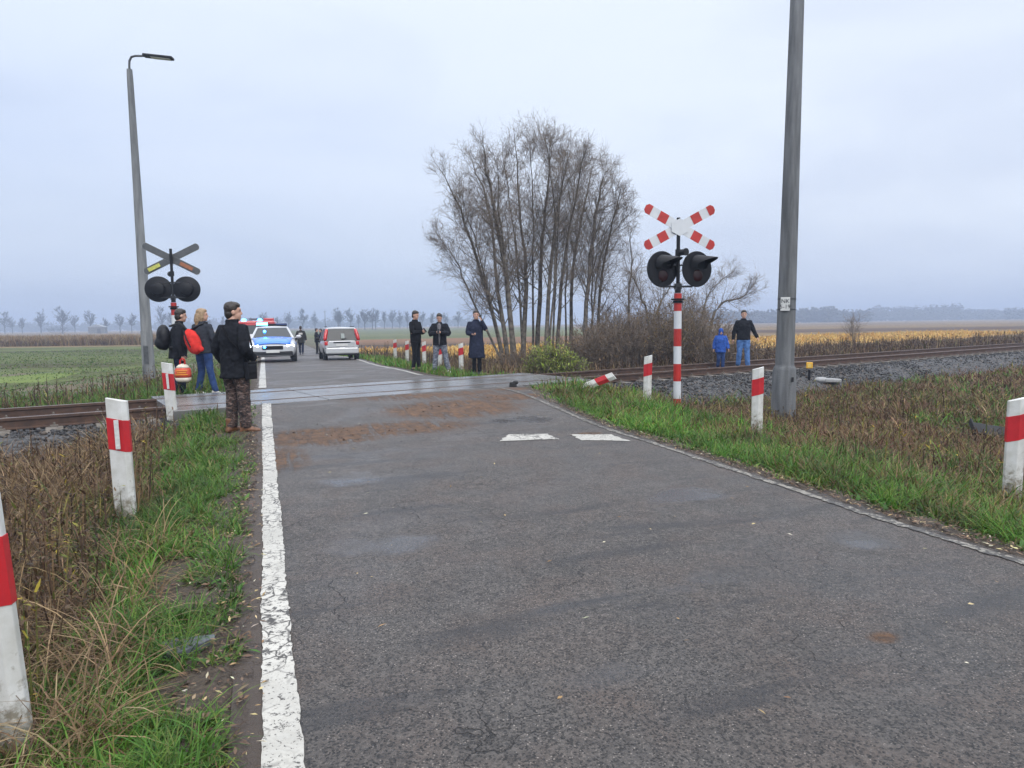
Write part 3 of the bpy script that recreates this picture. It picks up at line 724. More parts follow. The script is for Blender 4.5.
mb = MB(); mb.box((1.02, -.16, 10.80), (.95, .26, .085), Matrix.Rotation(rad(5.5), 3, 'Y')); mb.build('lamp_head', M['plastic'], lamp, bevel=.03)
mb = MB(); mb.box((1.10, -.16, 10.746), (.62, .20, .012), Matrix.Rotation(rad(5.5), 3, 'Y')); mb.build('diffuser', M['reflector'], lamp)

# ------------------------------------------------------------------ level crossing signals (local front is -y)
def signal(name, label, loc, rz, front=True):
    r = empty(name, loc, label, 'crossing signal', 'warning signals of the level crossing', rz)
    z0 = -.12
    for k in range(7):
        a, b = .36*k + z0 - .02, .36*(k+1) + z0 - .02
        mb = MB(); mb.cyl((0, 0, (a+b)/2), (0, 0, 1), .078, b - a, 20)
        o = mb.build('mast_stripe', M['sign_red'] if k % 2 == 0 else M['sign_white'], r, smooth='auto')
        if k == 0: o['label'] = 'rusty red lowest stripe of the mast'
    mb = MB(); mb.cyl((0, 0, 2.26), (0, 0, 1), .135, .03, 24); mb.cyl((0, 0, 2.21), (0, 0, 1), .1, .05, 24); mb.build('mast_collar', M['black'], r, smooth='auto')
    mb = MB(); mb.cyl((0, 0, 3.16), (0, 0, 1), .038, 1.48, 14); mb.cyl((0, 0, 2.45), (0, 0, 1), .06, .12, 14); mb.build('upper_tube', M['black'], r, smooth='auto')
    mb = MB(); mb.tube([(-.32, .02, 2.52), (.32, .02, 2.52)], .022, 8); mb.box((0, 0, 2.52), (.13, .09, .12)); mb.tube([(0, .02, 2.52), (0, .03, 2.95)], .03, 8); mb.tube([(-.3, .02, 2.95), (.3, .02, 2.95)], .018, 8); mb.build('lamp_bracket', M['dark_metal'], r, smooth='auto')
    mb = MB(); mb.cyl((.05, -.08, 3.2), (.35, -1, 0), .062, .20, 16); mb.cyl((.085, -.185, 3.2), (.35, -1, 0), .075, .02, 16); mb.cyl((0, 0, 3.2), (0, 0, 1), .06, .13, 14); mb.build('warning_bell', M['plastic'], r, smooth='auto')
    LZ = 2.87 if front else 2.76
    for sx in (-1, 1):
        cx = sx*.372 + (.03 if front else 0)
        h = MB(); R = .365
        h.tube([(cx, -.02, 2.76), (cx, .0, 2.76), (cx, .012, 2.76)], [R - .01, R, R - .01], 40)
        h.tube([(cx, .012, 2.76), (cx, .05, 2.76), (cx, .16, 2.76), (cx, .18, 2.76)], [R - .02, .20, .18, .15], 28)
        bo = h.build('signal_lamp', M['black'], r, smooth='auto')
        bo['label'] = ('right' if sx > 0 else 'left') + ' black disc of the signal'
        lens = MB(); lens.ball((cx, -.022, 2.74), (.125, .03, .125), 20); lens.build('lens', mat('signal_lens', (.025, .004, .004), .25, .1, 8, spec=.3), bo, smooth=True)
        # hood: half tunnel, long on top, open below
        n = 22; vs = []; fs = []
        for k in range(n+1):
            q = rad(-28) + (PI + rad(56))*k/n; f = max(0., math.sin(q)); L_ = .05 + .44*(.18 + .82*f)
            for rr, yy in ((.20, -.02), (.165, -.02 - L_), (.155, -.02 - L_), (.19, -.02)):
                vs.append((cx + rr*math.cos(q), yy, 2.74 + rr*math.sin(q) + (-.05*f if yy < -.1 else 0)))
        for k in range(n):
            for j in range(4): fs.append((4*k+j, 4*k+(j+1) % 4, 4*k+4+(j+1) % 4, 4*k+4+j))
        fs += [(0, 1, 2, 3), (4*n+3, 4*n+2, 4*n+1, 4*n)]
        hd = MB(); hd.add(vs, fs); ho = hd.build('hood', M['plastic'], bo, smooth='auto')
        yaw = Matrix.Translation((cx, 0, LZ)) @ Matrix.Rotation(rad(13 if front else 0), 4, 'Z') @ Matrix.Translation((-cx, 0, -2.76))
        for q_ in (bo, bo.children[0], ho): q_.data.transform(yaw)
    # St Andrew's cross: two arms, clipped ends
    zc = 3.70 if front else 3.62; half = .83; w = .098
    cr = r
    for j, sg in enumerate((1, -1)):
        R_ = Matrix.Rotation(-sg*rad(28), 3, 'Y')
        out = [(-half, -w*.45), (-half + .05, -w), (half - .05, -w), (half, -w*.45), (half, w*.45), (half - .05, w), (-half + .05, w), (-half, w*.45)]
        mb = MB(); mb.prism(out, -.004, .004)
        mb.v = [tuple(R_ @ Vector(v) + Vector((0, -.052 - .012*j, zc))) for v in mb.v]
        arm = mb.build('cross_arm', [M['sign_white']], cr)
        if True:
            back = MB(); back.prism([(x*.995, z*.98) for x, z in out], -.001, .001); back.v = [tuple(R_ @ Vector(v) + Vector((0, -.046 - .012*j, zc))) for v in back.v]
            back.build('arm_back', M['alu'], arm)
        for s2 in (-1, 1):
            for a, b in ((.30, .50), (.68, half)):
                mb = MB()
                o_ = [(a, -w), (b - (.05 if b == half else 0), -w)] + ([(half, -w*.45), (half, w*.45)] if b == half else []) + [(b - (.05 if b == half else 0), w), (a, w)]
                mb.prism([(x*s2, z) for x, z in o_], -.003, .003)
                yy = -.052 - .012*j - .0075
                mb.v = [tuple(R_ @ Vector(v) + Vector((0, yy, zc))) for v in mb.v]
                mb.build('red_patch', M['sign_red'], arm)
    if True:
        mb = MB(); hx = [(.19*math.cos(PI/6 + k*PI/3)*1.08, .19*math.sin(PI/6 + k*PI/3)*.92) for k in range(6)]
        mb.prism(hx, -.0035, .0035); mb.v = [(x, y - .077, z + zc) for x, y, z in mb.v]; mb.build('centre_plate', M['sign_white'], cr)
    return r
p = at(677, 402, 14.0)
sg1 = signal('crossing_signal', 'warning signal facing us with red and white cross on a striped mast', (p.x, p.y, zg(p.x, p.y)), rad(9))
p = at(178.5, 391, 19.6)
sg2 = signal('crossing_signal', 'warning signal seen from behind, grey back of its cross, beside the lamp post', (p.x, p.y, zg(p.x, p.y) + .02), rad(180 + 14), False)
# orange and yellow strips of colour on the back of that cross
for (x0, x1, sg, m_, nm) in ((.62, .25, 1, mat('orange_strip', (.34, .12, .05), .6, .3, 20), 'orange strip on the back of the cross'), (-.70, -.35, -1, mat('yellow_strip', (.50, .50, .10), .6, .3, 20), 'yellow strip on the back of the cross')):
    mb = MB(); c = (x0+x1)/2; mb.box((c, 0, 0), (abs(x1-x0), .004, .10))
    R_ = Matrix.Rotation(sg*rad(28), 3, 'Y'); mb.v = [tuple(R_ @ Vector(v)) for v in mb.v]
    mb.v = [(-x, y - .043, z + 3.62) for x, y, z in mb.v]
    o = mb.build('colour_strip', m_, sg2); o['label'] = nm
    o.location.y = .012

# ------------------------------------------------------------------ small things by the road
p = at(809, 383, 17.95); mk = empty('track_marker', (p.x, p.y, p.z - .02), 'small yellow square marker on a dark stake beside the ballast', 'marker', rz=rad(-20))
mb = MB(); mb.box((0, 0, .12), (.06, .05, .5)); mb.build('stake', M['black'], mk, bevel=.005)
mb = MB(); mb.box((0, -.02, .49), (.155, .08, .155)); mb.build('marker_head', M['yellow'], mk, bevel=.012)
mb = MB(); mb.box((0, -.062, .49), (.09, .004, .09)); mb.build('marker_face', mat('pale_yellow', (.70, .50, .14), .5, .2, 20), mk)
p = at(829, 381, 18.2)
mb = MB(); mb.box((0, 0, .02), (.55, .34, .10)); mb.ball((-.26, 0, .02), (.22, .16, .09), 10); o = mb.build('concrete_block', mat('pale_concrete', (.30, .30, .30), .7, .2, 8, .004), bevel=.03); o.location = (p.x, p.y, p.z); o.rotation_euler = (0, rad(3), rad(20)); tag(o, 'low pale concrete block lying beside the yellow marker', 'concrete block')
p = at(1001, 438, 10.6)
pk = empty('drain_cover', (p.x, p.y, zg(p.x, p.y)), 'dark sheet lying tilted in the brown weeds left of the right-edge post', 'sheet', rz=rad(-14), rot=(rad(28), rad(9), rad(-14)))
mb = MB(); mb.box((0, 0, .14), (.95, .30, .025)); mb.build('panel', M['rubber'], pk, bevel=.005)
mb = MB(); mb.box((-.46, 0, .18), (.03, .31, .07)); mb.build('raised_lip', M['rubber'], pk, bevel=.01)
o = MB(); oo = []
for k in range(14):
    q = 2*PI*k/14; rr = 1 + .25*math.sin(q*3 + 1) + random.uniform(-.08, .08); oo.append((.115*rr*math.cos(q), .075*rr*math.sin(q)))
p = gp(192, 648)
o.prism([(x, z) for x, z in oo], -.03, .012); o.v = [(x, z, -y + .015) for x, y, z in o.v]
o = o.build('flat_stone', M['stone'], bevel=.006); o.location = (p.x - .02, p.y - .02, p.z - .006); o.rotation_euler = (rad(2), rad(-2), .3); tag(o, 'flat wet grey stone set in the earth beside the white line', 'stone')
p = at(513, 385, 13.4)
o = MB(); o.box((0, 0, .05), (.16, .09, .10), taper=.8); o.ball((.05, .01, .09), (.06, .05, .04), 10)
o = o.build('dark_clod', M['rubber'], bevel=.015); o.location = (p.x, p.y, .255); tag(o, 'small dark lump on the crossing edge at the right end of the slabs', 'lump')
# mud clods dragged over the asphalt
PP = []; SS = []
for (l0, s0, rl, rs, *k_) in MUD[:5]:
    for _ in range(45):
        l = l0 + rng.normal(0, .45)*rl; s_ = s0 + rng.normal(0, .45)*rs
        if l < .05 or l > 4.5 or s_ > 11.6: continue
        x, y = from_sl(s_, l); PP.append((x, y, float(zroad(s_)) + .004)); SS.append(abs(rng.normal(0, .006)) + .003)
g = rng.uniform(.6, 1.2, (len(PP), 1))*np.array([[.075, .042, .027]])
stones('mud_clods', np.array(PP), np.array(SS), g, veg_mat('mud_clod', 0, .8), 5)
# ------------------------------------------------------------------ vehicles (local front is +y)
def wheel(parent, x, y, R, w, steer=0.):
    t = MB(); pr = [(R*.66, -w*.5), (R*.93, -w*.5), (R, -w*.36), (R, w*.36), (R*.93, w*.5), (R*.66, w*.5)]; n = 32; vs = []; fs = []
    for k in range(n):
        q = 2*PI*k/n
        for r_, a in pr: vs.append((a, r_*math.cos(q), r_*math.sin(q)))
    m_ = len(pr)
    for k in range(n):
        for j in range(m_): fs.append((k*m_+j, k*m_+(j+1) % m_, ((k+1) % n)*m_+(j+1) % m_, ((k+1) % n)*m_+j))
    t.add(vs, fs)
    o = empty('wheel', (x, y, R), None, None); o.parent = parent
    t.build('tyre', M['rubber'], o, smooth='auto')
    r = MB(); sx = 1 if x > 0 else -1
    r.cyl((sx*w*.20, 0, 0), (1, 0, 0), R*.67, w*.1, 24)
    for k in range(5):
        q = 2*PI*k/5; r.box((sx*w*.36, R*.36*math.cos(q), R*.36*math.sin(q)), (.03, .09, R*.56), Matrix.Rotation(q*-1, 3, 'X'))
    r.cyl((sx*w*.36, 0, 0), (1, 0, 0), .07, .05, 12)
    r.build('rim', M['rim'], o, smooth='auto')
def car_body(st, parent, material, name='body', sub=2):
    """st: (y, half width, z low, z belt, crown)"""
    vs = []; fs = []
    for y, w, z0, z1, cr in st:
        hh = z1 - z0
        P = [(0, z0), (w*.80, z0), (w*.95, z0 + hh*.10), (w, z0 + hh*.42), (w*.99, z0 + hh*.68), (w*.95, z0 + hh*.90), (w*.84, z1), (w*.45, z1 + cr*.8), (0, z1 + cr)]
        full = [(x, z) for x, z in P] + [(-x, z) for x, z in P[-2:0:-1]]
        vs += [(x, y, z) for x, z in full]
    n = 16
    for i_ in range(len(st)-1):
        for j in range(n): fs.append((i_*n+j, i_*n+(j+1) % n, (i_+1)*n+(j+1) % n, (i_+1)*n+j))
    fs += [tuple(range(n-1, -1, -1)), tuple((len(st)-1)*n+k for k in range(n))]
    mb = MB(); mb.add(vs, fs)
    return mb.build(name, material, parent, smooth=True, sub=sub)
def cabin(parent, yF, yR, wb, zb, yf, yr, wr, zr, material, pillars=(0.,)):
    A = [Vector((sx*wb, y, zb)) for y in (yF, yR) for sx in (-1, 1)]  # base FL FR RL RR
    B = [Vector((sx*wr, y, zr)) for y in (yf, yr) for sx in (-1, 1)]
    def pane(name, q, lb=None):
        c = sum(q, Vector())/4; mb = MB(); nrm = (q[1]-q[0]).cross(q[3]-q[0]).normalized()
        k = [c + (v-c)*.985 for v in q]
        mb.add([v - nrm*.008 for v in k] + [v + nrm*.008 for v in k], [(3, 2, 1, 0), (4, 5, 6, 7), (0, 1, 5, 4), (1, 2, 6, 5), (2, 3, 7, 6), (3, 0, 4, 7)])
        o = mb.build(name, M['glass'], parent)
        if lb: o['label'] = lb
        return o
    pane('windscreen', [A[0], A[1], B[1], B[0]]); pane('rear_window', [A[3], A[2], B[2], B[3]])
    pane('side_window', [A[2], A[0], B[0], B[2]]); pane('side_window', [A[1], A[3], B[3], B[1]])
    mb = MB()
    for a, b in zip(A, B): mb.tube([a - (b-a)*.05, b], [.05, .042], 8)
    for f in pillars:
        for sx in (0, 1):
            a = A[sx].lerp(A[sx+2], f); b = B[sx].lerp(B[sx+2], f); mb.tube([a, b], [.035, .03], 6)
    for a, b in ((0, 1), (2, 3), (0, 2), (1, 3)): mb.tube([B[a], B[b]], [.045, .045], 8)
    mb.build('pillars', material, parent, smooth='auto')
    rf = MB(); n = 9; vs = []; fs = []
    for i_ in range(n):
        for j in range(n):
            f, g = i_/(n-1), j/(n-1); x = -wr + 2*wr*f; y = yr + (yf-yr)*g
            vs.append((x, y, zr + .03 + .055*(1-(2*f-1)**2)*(1-.6*(2*g-1)**2)))
    for i_ in range(n-1):
        for j in range(n-1): fs.append((i_*n+j, (i_+1)*n+j, (i_+1)*n+j+1, i_*n+j+1))
    rf.add(vs, fs); o = rf.build('roof', material, parent, smooth=True); sm = o.modifiers.new('s', 'SOLIDIFY'); sm.thickness = .07
def box_part(parent, name, c, d, m, bevel=.015, rot=None, lb=None):
    mb = MB(); mb.box(c, d, rot); o = mb.build(name, m, parent, bevel=bevel)
    if lb: o['label'] = lb
    return o
def arches(parent, pts, R, half):
    for sx in (-1, 1):
        for y in pts: mb = MB(); mb.cyl((sx*(half - .09), y, R), (1, 0, 0), R*1.14, .17, 28); mb.build('wheel_arch', M['rubber'], parent, smooth='auto')

# police car, coming towards us
p = at(273.5, 358.5, 28.8)
pc = empty('police_car', (p.x, p.y, float(zroad(sl(p.x, p.y)[0])) + .004), 'white and blue police car facing us with blue lights flashing', 'police car', rz=PI + rad(19))
car_body([(-2.2, .80, .40, .90, .02), (-2.1, .87, .26, .98, .02), (-1.2, .905, .22, .97, .02), (0, .915, .21, .96, .02), (.85, .915, .21, .96, .03), (1.25, .91, .22, .93, .04), (1.8, .89, .24, .86, .045), (2.05, .84, .28, .78, .03), (2.18, .74, .34, .66, .01)], pc, M['car_white'])
# blue bonnet panel follows the body
mb = MB(); vs = []; fs = []
ys_ = [.92, 1.1, 1.25, 1.5, 1.8, 1.98, 2.08, 2.15]; zz = [.985, .983, .966, .935, .898, .850, .795, .725]
for y, z in zip(ys_, zz):
    for k in range(9):
        f = -1 + k/4; w_ = .74 - .10*max(0, y-1.0)
        vs.append((f*w_*1.07, y, z + .045 - .055*f*f))
for i_ in range(len(ys_)-1):
    for k in range(8): fs.append((i_*9+k, i_*9+k+1, (i_+1)*9+k+1, (i_+1)*9+k))
mb.add(vs, fs); o = mb.build('bonnet', M['car_blue'], pc, smooth=True); sm = o.modifiers.new('s', 'SOLIDIFY'); sm.thickness = .02
text_mesh('bonnet_lettering', 'POLICJA', .24, M['car_white'], pc, (0, 1.52, .972), (rad(7), 0, PI), .004)
cabin(pc, .95, -2.0, .80, .95, .10, -1.25, .60, 1.38, M['car_white'], (.45,))
for sx in (-1, 1):
    box_part(pc, 'side_stripe', (sx*.918, -.25, .66), (.012, 2.6, .22), M['car_blue'], .004)
    o = box_part(pc, 'headlight', (sx*.66, 2.065, .665), (.32, .10, .105), M['head_lamp'], .03, Matrix.Rotation(-sx*rad(20), 3, 'Z'))
    box_part(pc, 'fog_lamp', (sx*.66, 2.13, .40), (.18, .05, .05), M['plastic'], .01)
    mb = MB(); mb.ball((sx*1.03, .62, 1.00), (.12, .07, .075), 12); mb.tube([(sx*.86, .66, .95), (sx*1.0, .62, .98)], .02, 6); mb.build('wing_mirror', M['car_white'], pc, smooth=True)
for k, (sx, y) in enumerate(((-1, 1.35), (1, 1.35), (-1, -1.3), (1, -1.3))): wheel(pc, sx*.80, y, .325, .20)
arches(pc, (1.35, -1.3), .325, .915)
box_part(pc, 'grille', (0, 2.17, .60), (.78, .05, .15), M['black'], .03)
box_part(pc, 'lower_bumper', (0, 2.12, .36), (1.50, .14, .20), M['plastic'], .05)
box_part(pc, 'bumper_lip', (0, 2.17, .285), (1.44, .10, .03), M['alu'], .01)
box_part(pc, 'number_plate', (0, 2.215, .455), (.50, .02, .105), M['plate'], .004)
lb = empty('light_bar', (0, -.35, 1.50), None, None); lb.parent = pc
box_part(lb, 'light_bar_base', (0, 0, -.035), (1.20, .26, .05), M['black'], .015)
box_part(lb, 'beacon', (.40, 0, .04), (.44, .26, .11), M['cyan_lamp'], .02, lb='lit blue beacon'); box_part(lb, 'beacon', (-.38, 0, .03), (.44, .24, .085), mat('dark_beacon', (.02, .04, .12), .2, .1, 5), .02, lb='unlit dark blue beacon')
box_part(lb, 'speaker_box', (.0, 0, .02), (.32, .2, .07), M['plastic'], .015)
mb = MB(); mb.ball((.30, 2.21, .63), (.05, .03, .045), 12); mb.build('grille_beacon', M['blue_lamp'], pc, smooth=True)
mb = MB(); mb.ball((.30, .48, 1.24), (.055, .04, .045), 12); mb.build('windscreen_beacon', M['blue_lamp'], pc, smooth=True)

# small silver hatchback, seen from behind
p = at(338.5, 359.5, 29.5)
hb = empty('hatchback', (p.x, p.y, float(zroad(sl(p.x, p.y)[0])) + .004), 'small silver hatchback with tall red tail lamps, on the right verge', 'car', rz=rad(20))
car_body([(-1.78, .70, .30, .86, .0), (-1.72, .755, .25, .92, .0), (-1.2, .785, .22, .94, .01), (0, .79, .21, .94, .01), (.75, .785, .21, .93, .02), (1.15, .77, .23, .90, .03), (1.55, .74, .25, .80, .03), (1.74, .66, .32, .66, .01)], hb, M['silver'])
cabin(hb, .95, -1.70, .715, .90, .15, -1.50, .60, 1.47, M['silver'], (.33, .68))
for sx in (-1, 1):
    q0, q1 = Vector((sx*.715, -1.72, .92)), Vector((sx*.60, -1.53, 1.44))
    mb = MB(); mb.tube([q0, q0.lerp(q1, .2), q0.lerp(q1, .8), q1], [.06, .085, .08, .06], 8); o = mb.build('tail_lamp', M['tail_red'], hb, smooth=True); o.location = (sx*.025, -.03, 0)
    box_part(hb, 'lower_tail_lamp', (sx*.68, -1.70, .80), (.15, .14, .19), M['tail_red'], .03)
    box_part(hb, 'bumper_strip', (sx*.42, -1.80, .58), (.62, .05, .045), M['plastic'], .01)
    mb = MB(); mb.ball((sx*.88, .62, .98), (.10, .06, .08), 12); mb.tube([(sx*.75, .65, .95), (sx*.86, .62, .97)], .02, 6); mb.build('wing_mirror', M['plastic'], hb, smooth=True)
    mb = MB(); mb.tube([(sx*.60, .1, 1.56), (sx*.60, -1.3, 1.56)], .018, 8); mb.build('roof_rail', M['plastic'], hb, smooth=True)
for sx, y in ((-1, 1.12), (1, 1.12), (-1, -1.18), (1, -1.18)): wheel(hb, sx*.70, y, .285, .165)
arches(hb, (1.12, -1.18), .285, .785)
box_part(hb, 'rear_bumper', (0, -1.77, .46), (1.46, .14, .30), M['silver'], .06)
box_part(hb, 'lower_valance', (0, -1.76, .30), (1.30, .12, .12), M['plastic'], .03)
box_part(hb, 'tailgate', (0, -1.755, .76), (1.16, .06, .30), M['silver'], .03)
box_part(hb, 'plate_recess', (0, -1.79, .835), (.74, .03, .055), M['black'], .01)
box_part(hb, 'number_plate', (0, -1.80, .725), (.52, .015, .11), M['plate'], .003)
mb = MB(); mb.tube([(0, -1.735, .97), (.22, -1.70, 1.02)], .012, 6); mb.build('wiper', M['black'], hb)
box_part(hb, 'rear_window_sticker', (.05, -1.68, 1.13), (.16, .006, .24), mat('window_sticker', (.22, .25, .24), .5, .2, 9), .002, Matrix.Rotation(rad(-20), 3, 'X'))
mb = MB(); mb.tube([(.0, -1.2, 1.55), (.0, -1.35, 1.85)], [.008, .004], 6); mb.build('aerial', M['black'], hb)

hb.scale = (.92, .92, .89)
# red emergency van behind the police car
p = at(256.5, 352, 41)
fv = empty('fire_van', (p.x, p.y, float(zroad(sl(p.x, p.y)[0])) + .004), 'red emergency van with blue beacons behind the police car', 'fire engine', rz=PI + rad(17))
car_body([(-2.6, .96, .42, 1.2, .0), (-2.5, 1.02, .36, 1.25, .0), (0, 1.03, .34, 1.25, .0), (1.5, 1.03, .34, 1.22, .03), (2.1, 1.0, .36, 1.1, .05), (2.45, .95, .40, .95, .03), (2.55, .86, .45, .80, .0)], fv, M['fire_red'])
box_part(fv, 'load_box', (0, -.75, 1.53), (2.08, 3.5, .84), M['fire_red'], .08)
cabin(fv, 1.75, .2, .60, 1.2, 1.05, .2, .52, 1.74, M['fire_red'], ())
box_part(fv, 'front_bumper', (0, 2.5, .52), (1.95, .2, .30), M['car_white'], .05)
box_part(fv, 'grille', (0, 2.53, .78), (1.1, .08, .18), M['black'], .02)
box_part(fv, 'bonnet_band', (0, 2.0, 1.172), (1.5, .5, .03), M['car_white'], .01, Matrix.Rotation(rad(-14), 3, 'X'))
for sx in (-1, 1):
    box_part(fv, 'headlight', (sx*.78, 2.50, .82), (.30, .12, .16), M['head_lamp'] if False else M['reflector'], .03)
    box_part(fv, 'side_stripe', (sx*1.035, -.4, .9), (.012, 3.6, .2), M['car_white'], .004)
    mb = MB(); mb.box((sx*1.18, 1.35, 1.42), (.16, .1, .28)); mb.tube([(sx*.96, 1.4, 1.35), (sx*1.15, 1.37, 1.38)], .02, 6); mb.build('wing_mirror', M['plastic'], fv, bevel=.02)
    mb = MB(); mb.ball((sx*(.40) + .12, .75, 1.97), (.13, .12, .12), 14); mb.cyl((sx*.40 + .12, .75, 1.87), (0, 0, 1), .13, .08, 16); mb.build('beacon', M['blue_lamp'], fv, smooth=True)
fv.scale = (1.1, 1.0, 1.08)
for sx, y in ((-1, 1.55), (1, 1.55), (-1, -1.6), (1, -1.6)): wheel(fv, sx*.90, y, .36, .23)
arches(fv, (1.55, -1.6), .36, 1.03)
mb = MB()
for sx in (-.25, .25): mb.tube([(sx, -2.3, 2.08), (sx, .3, 2.08)], .03, 6)
for k in range(9): mb.tube([(-.25, -2.2 + k*.3, 2.08), (.25, -2.2 + k*.3, 2.08)], .018, 6)
for y in (-2.0, 0): mb.tube([(-.3, y, 1.9), (-.3, y, 2.05), (.3, y, 2.05), (.3, y, 1.9)], .02, 6)
mb.build('ladder', M['alu'], fv)
box_part(fv, 'roof_box', (-.72, -.1, 1.99), (.52, .8, .24), M['fire_red'], .04)

# far shed in front of the tree row
p = at(98, 331, 330); sh = empty('shed', (p.x, p.y, -.4), 'tiny grey shed below the far tree row, left of the lamp post', 'shed', rz=.3)
mb = MB(); mb.box((0, 0, 1.5), (7, 5, 3.0)); mb.build('wall', mat('shed_wall', (.16, .15, .14), .9), sh)
mb = MB(); mb.prism([(-3.9, 2.98), (3.9, 2.98), (3.9, 3.1), (0, 4.3), (-3.9, 3.1)], -2.9, 2.9); mb.build('roof', mat('shed_roof', (.30, .31, .33), .7), sh)
mb = MB(); mb.box((1, -2.53, 1.1), (1.4, .06, 2.2)); mb.build('door', mat('shed_door', (.05, .045, .04), .8), sh)
# ------------------------------------------------------------------ people (local: facing +y, right = +x, sized for 1.75 m)
def hand(mb, w, d, side, nrm, curl=.5):
    """palm and five fingers from wrist w along d; side points to the thumb, nrm out of the palm"""
    d = Vector(d).normalized(); side = (Vector(side) - d*Vector(side).dot(d)).normalized(); nrm = d.cross(side)*(1 if d.cross(side).dot(Vector(nrm)) > 0 else -1)
    R_ = Matrix((side, nrm, d)).transposed()
    mb.ball(w + d*.048, (.040, .018, .058), 10, R_)
    for k, (o, ln) in enumerate(((.030, .072), (.010, .082), (-.010, .076), (-.029, .060))):
        b = w + d*.085 + side*o; c1 = b + (d*math.cos(curl*.6) + nrm*math.sin(curl*.6))*ln*.5; c2 = c1 + (d*math.cos(curl*1.7) + nrm*math.sin(curl*1.7))*ln*.5
        mb.tube([w + d*.06 + side*o*.9, b, c1, c2], [.0095, .0095, .0088, .0070], 8)
    t0 = w + d*.025 + side*.028; t1 = t0 + (d*.65 + side*.75 + nrm*.15).normalized()*.045; t2 = t1 + (d*.9 + side*.25 + nrm*.35).normalized()*.035
    mb.tube([w + d*.015 + side*.01, t0, t1, t2], [.012, .0125, .0105, .008], 8)
def person(label, Y, px, py, rz, H, arms, legs, wear, group=None, head_yaw=0., head_pitch=0., vox=.012, lean=0., zoff=None, extras=None):
    p = at(px, py, Y); z = zoff if zoff is not None else zg(p.x, p.y)
    r = empty('person', (p.x, p.y, z), label, 'person', group, rz); k = H/1.75; r.scale = (k, k, k)
    LN = Matrix.Rotation(-lean, 4, 'X') if lean else Matrix.Identity(4)
    hip = Vector((0, 0, .92))
    def U(v): v = Vector(v); return hip + (LN @ (v - hip))
    b = MB(); HC = U((0, .015, 1.615)); HR = Matrix.Rotation(head_yaw, 3, 'Z') @ Matrix.Rotation(head_pitch - lean, 3, 'X')
    def hd(v): return HC + HR @ Vector(v)
    b.ball(hd((0, -.008, .025)), (.074, .094, .105), 16, HR); b.ball(hd((0, .03, -.045)), (.060, .062, .075), 14, HR); b.ball(hd((0, .062, -.092)), (.030, .028, .025), 10, HR)
    b.tube([hd((0, .085, .028)), hd((0, .104, -.022)), hd((0, .086, -.034))], [.010, .016, .012], 8)
    b.tube([hd((-.04, .076, .042)), hd((0, .086, .044)), hd((.04, .076, .042))], [.012, .013, .012], 8)
    b.tube([hd((-.026, .080, -.063)), hd((0, .090, -.063)), hd((.026, .080, -.063))], [.007, .010, .007], 8)
    for s_ in (-1, 1): b.ball(hd((s_*.077, -.01, -.005)), (.012, .024, .034), 10, HR)
    b.tube([U((0, -.02, 1.40)), U((0, -.012, 1.48)), hd((0, -.02, -.06))], [.062, .055, .056], 12)
    def torso(mb, rs, g=0.):
        mb.rings([(U((0, y, zz)), rx + g, ry + g, 0, .88) for zz, rx, ry, y in rs], 20)
    torso(b, [(.84, .125, .09, 0), (.95, .13, .09, 0), (1.08, .125, .088, 0), (1.24, .148, .10, 0), (1.34, .130, .085, -.01), (1.42, .085, .06, -.015)])
    SH = [U((-.178, -.012, 1.385)), U((.178, -.012, 1.385))]
    A = []
    for i_, s_ in ((0, -1), (1, 1)):
        e_, w_ = U(arms[i_][0]), U(arms[i_][1]); A.append((SH[i_], e_, w_))
        b.tube([U((s_*.10, -.01, 1.40)), SH[i_], SH[i_].lerp(e_, .5), e_, e_.lerp(w_, .4), w_], [.036, .038, .036, .031, .031, .024], 10)
        d_ = (w_ - e_).normalized(); opt = arms[i_][2] if len(arms[i_]) > 2 else {}
        hand(b, w_, opt.get('d', d_), opt.get('side', (-.2*s_, 1, 0)), opt.get('nrm', (-s_, 0, 0)), opt.get('curl', .5))
    for i_, s_ in ((0, -1), (1, 1)):
        kn, an = Vector(legs[i_][0]), Vector(legs[i_][1])
        b.tube([Vector((s_*.085, 0, .90)), Vector((s_*.09, 0, .78)), kn, kn.lerp(an, .35) + Vector((0, -.012, 0)), an, an - Vector((0, 0, .05))], [.070, .064, .046, .046, .034, .034], 12)
        fy = legs[i_][2] if len(legs[i_]) > 2 else 0.; fd = Vector((math.sin(-fy), math.cos(fy), 0)); ta = an - Vector((0, 0, .045))
        b.tube([ta - fd*.05, ta + fd*.05 - Vector((0, 0, .01)), ta + fd*.15 - Vector((0, 0, .02))], [.034, .036, .022], 10)
    body = blob(b, 'body', M['skin'], r, vox*.82, 3)
    # trousers
    tr = MB(); tw = wear.get('tw', 1.)
    tr.rings([((0, 0, .82), .155*tw, .12*tw), ((0, 0, .90), .165, .125), ((0, 0, .99), .158, .115), ((0, 0, 1.05), .15, .11)], 20)
    hem = wear.get('trouser_hem', .05)
    for i_, s_ in ((0, -1), (1, 1)):
        kn, an = Vector(legs[i_][0]), Vector(legs[i_][1]); h0 = Vector((s_*.085, 0, .90))
        tr.tube([h0, h0.lerp(kn, .3), h0.lerp(kn, .7), kn, kn.lerp(an, .35), kn.lerp(an, .75), an + Vector((0, 0, hem - .02)), an + Vector((0, 0, hem - .05))], [q*tw for q in (.098, .100, .080, .072, .070, .066, .064, .060)], 14)
    if wear.get('trousers'): blob(tr, 'trousers', wear['trousers'], r, vox, 4, .022, .07)
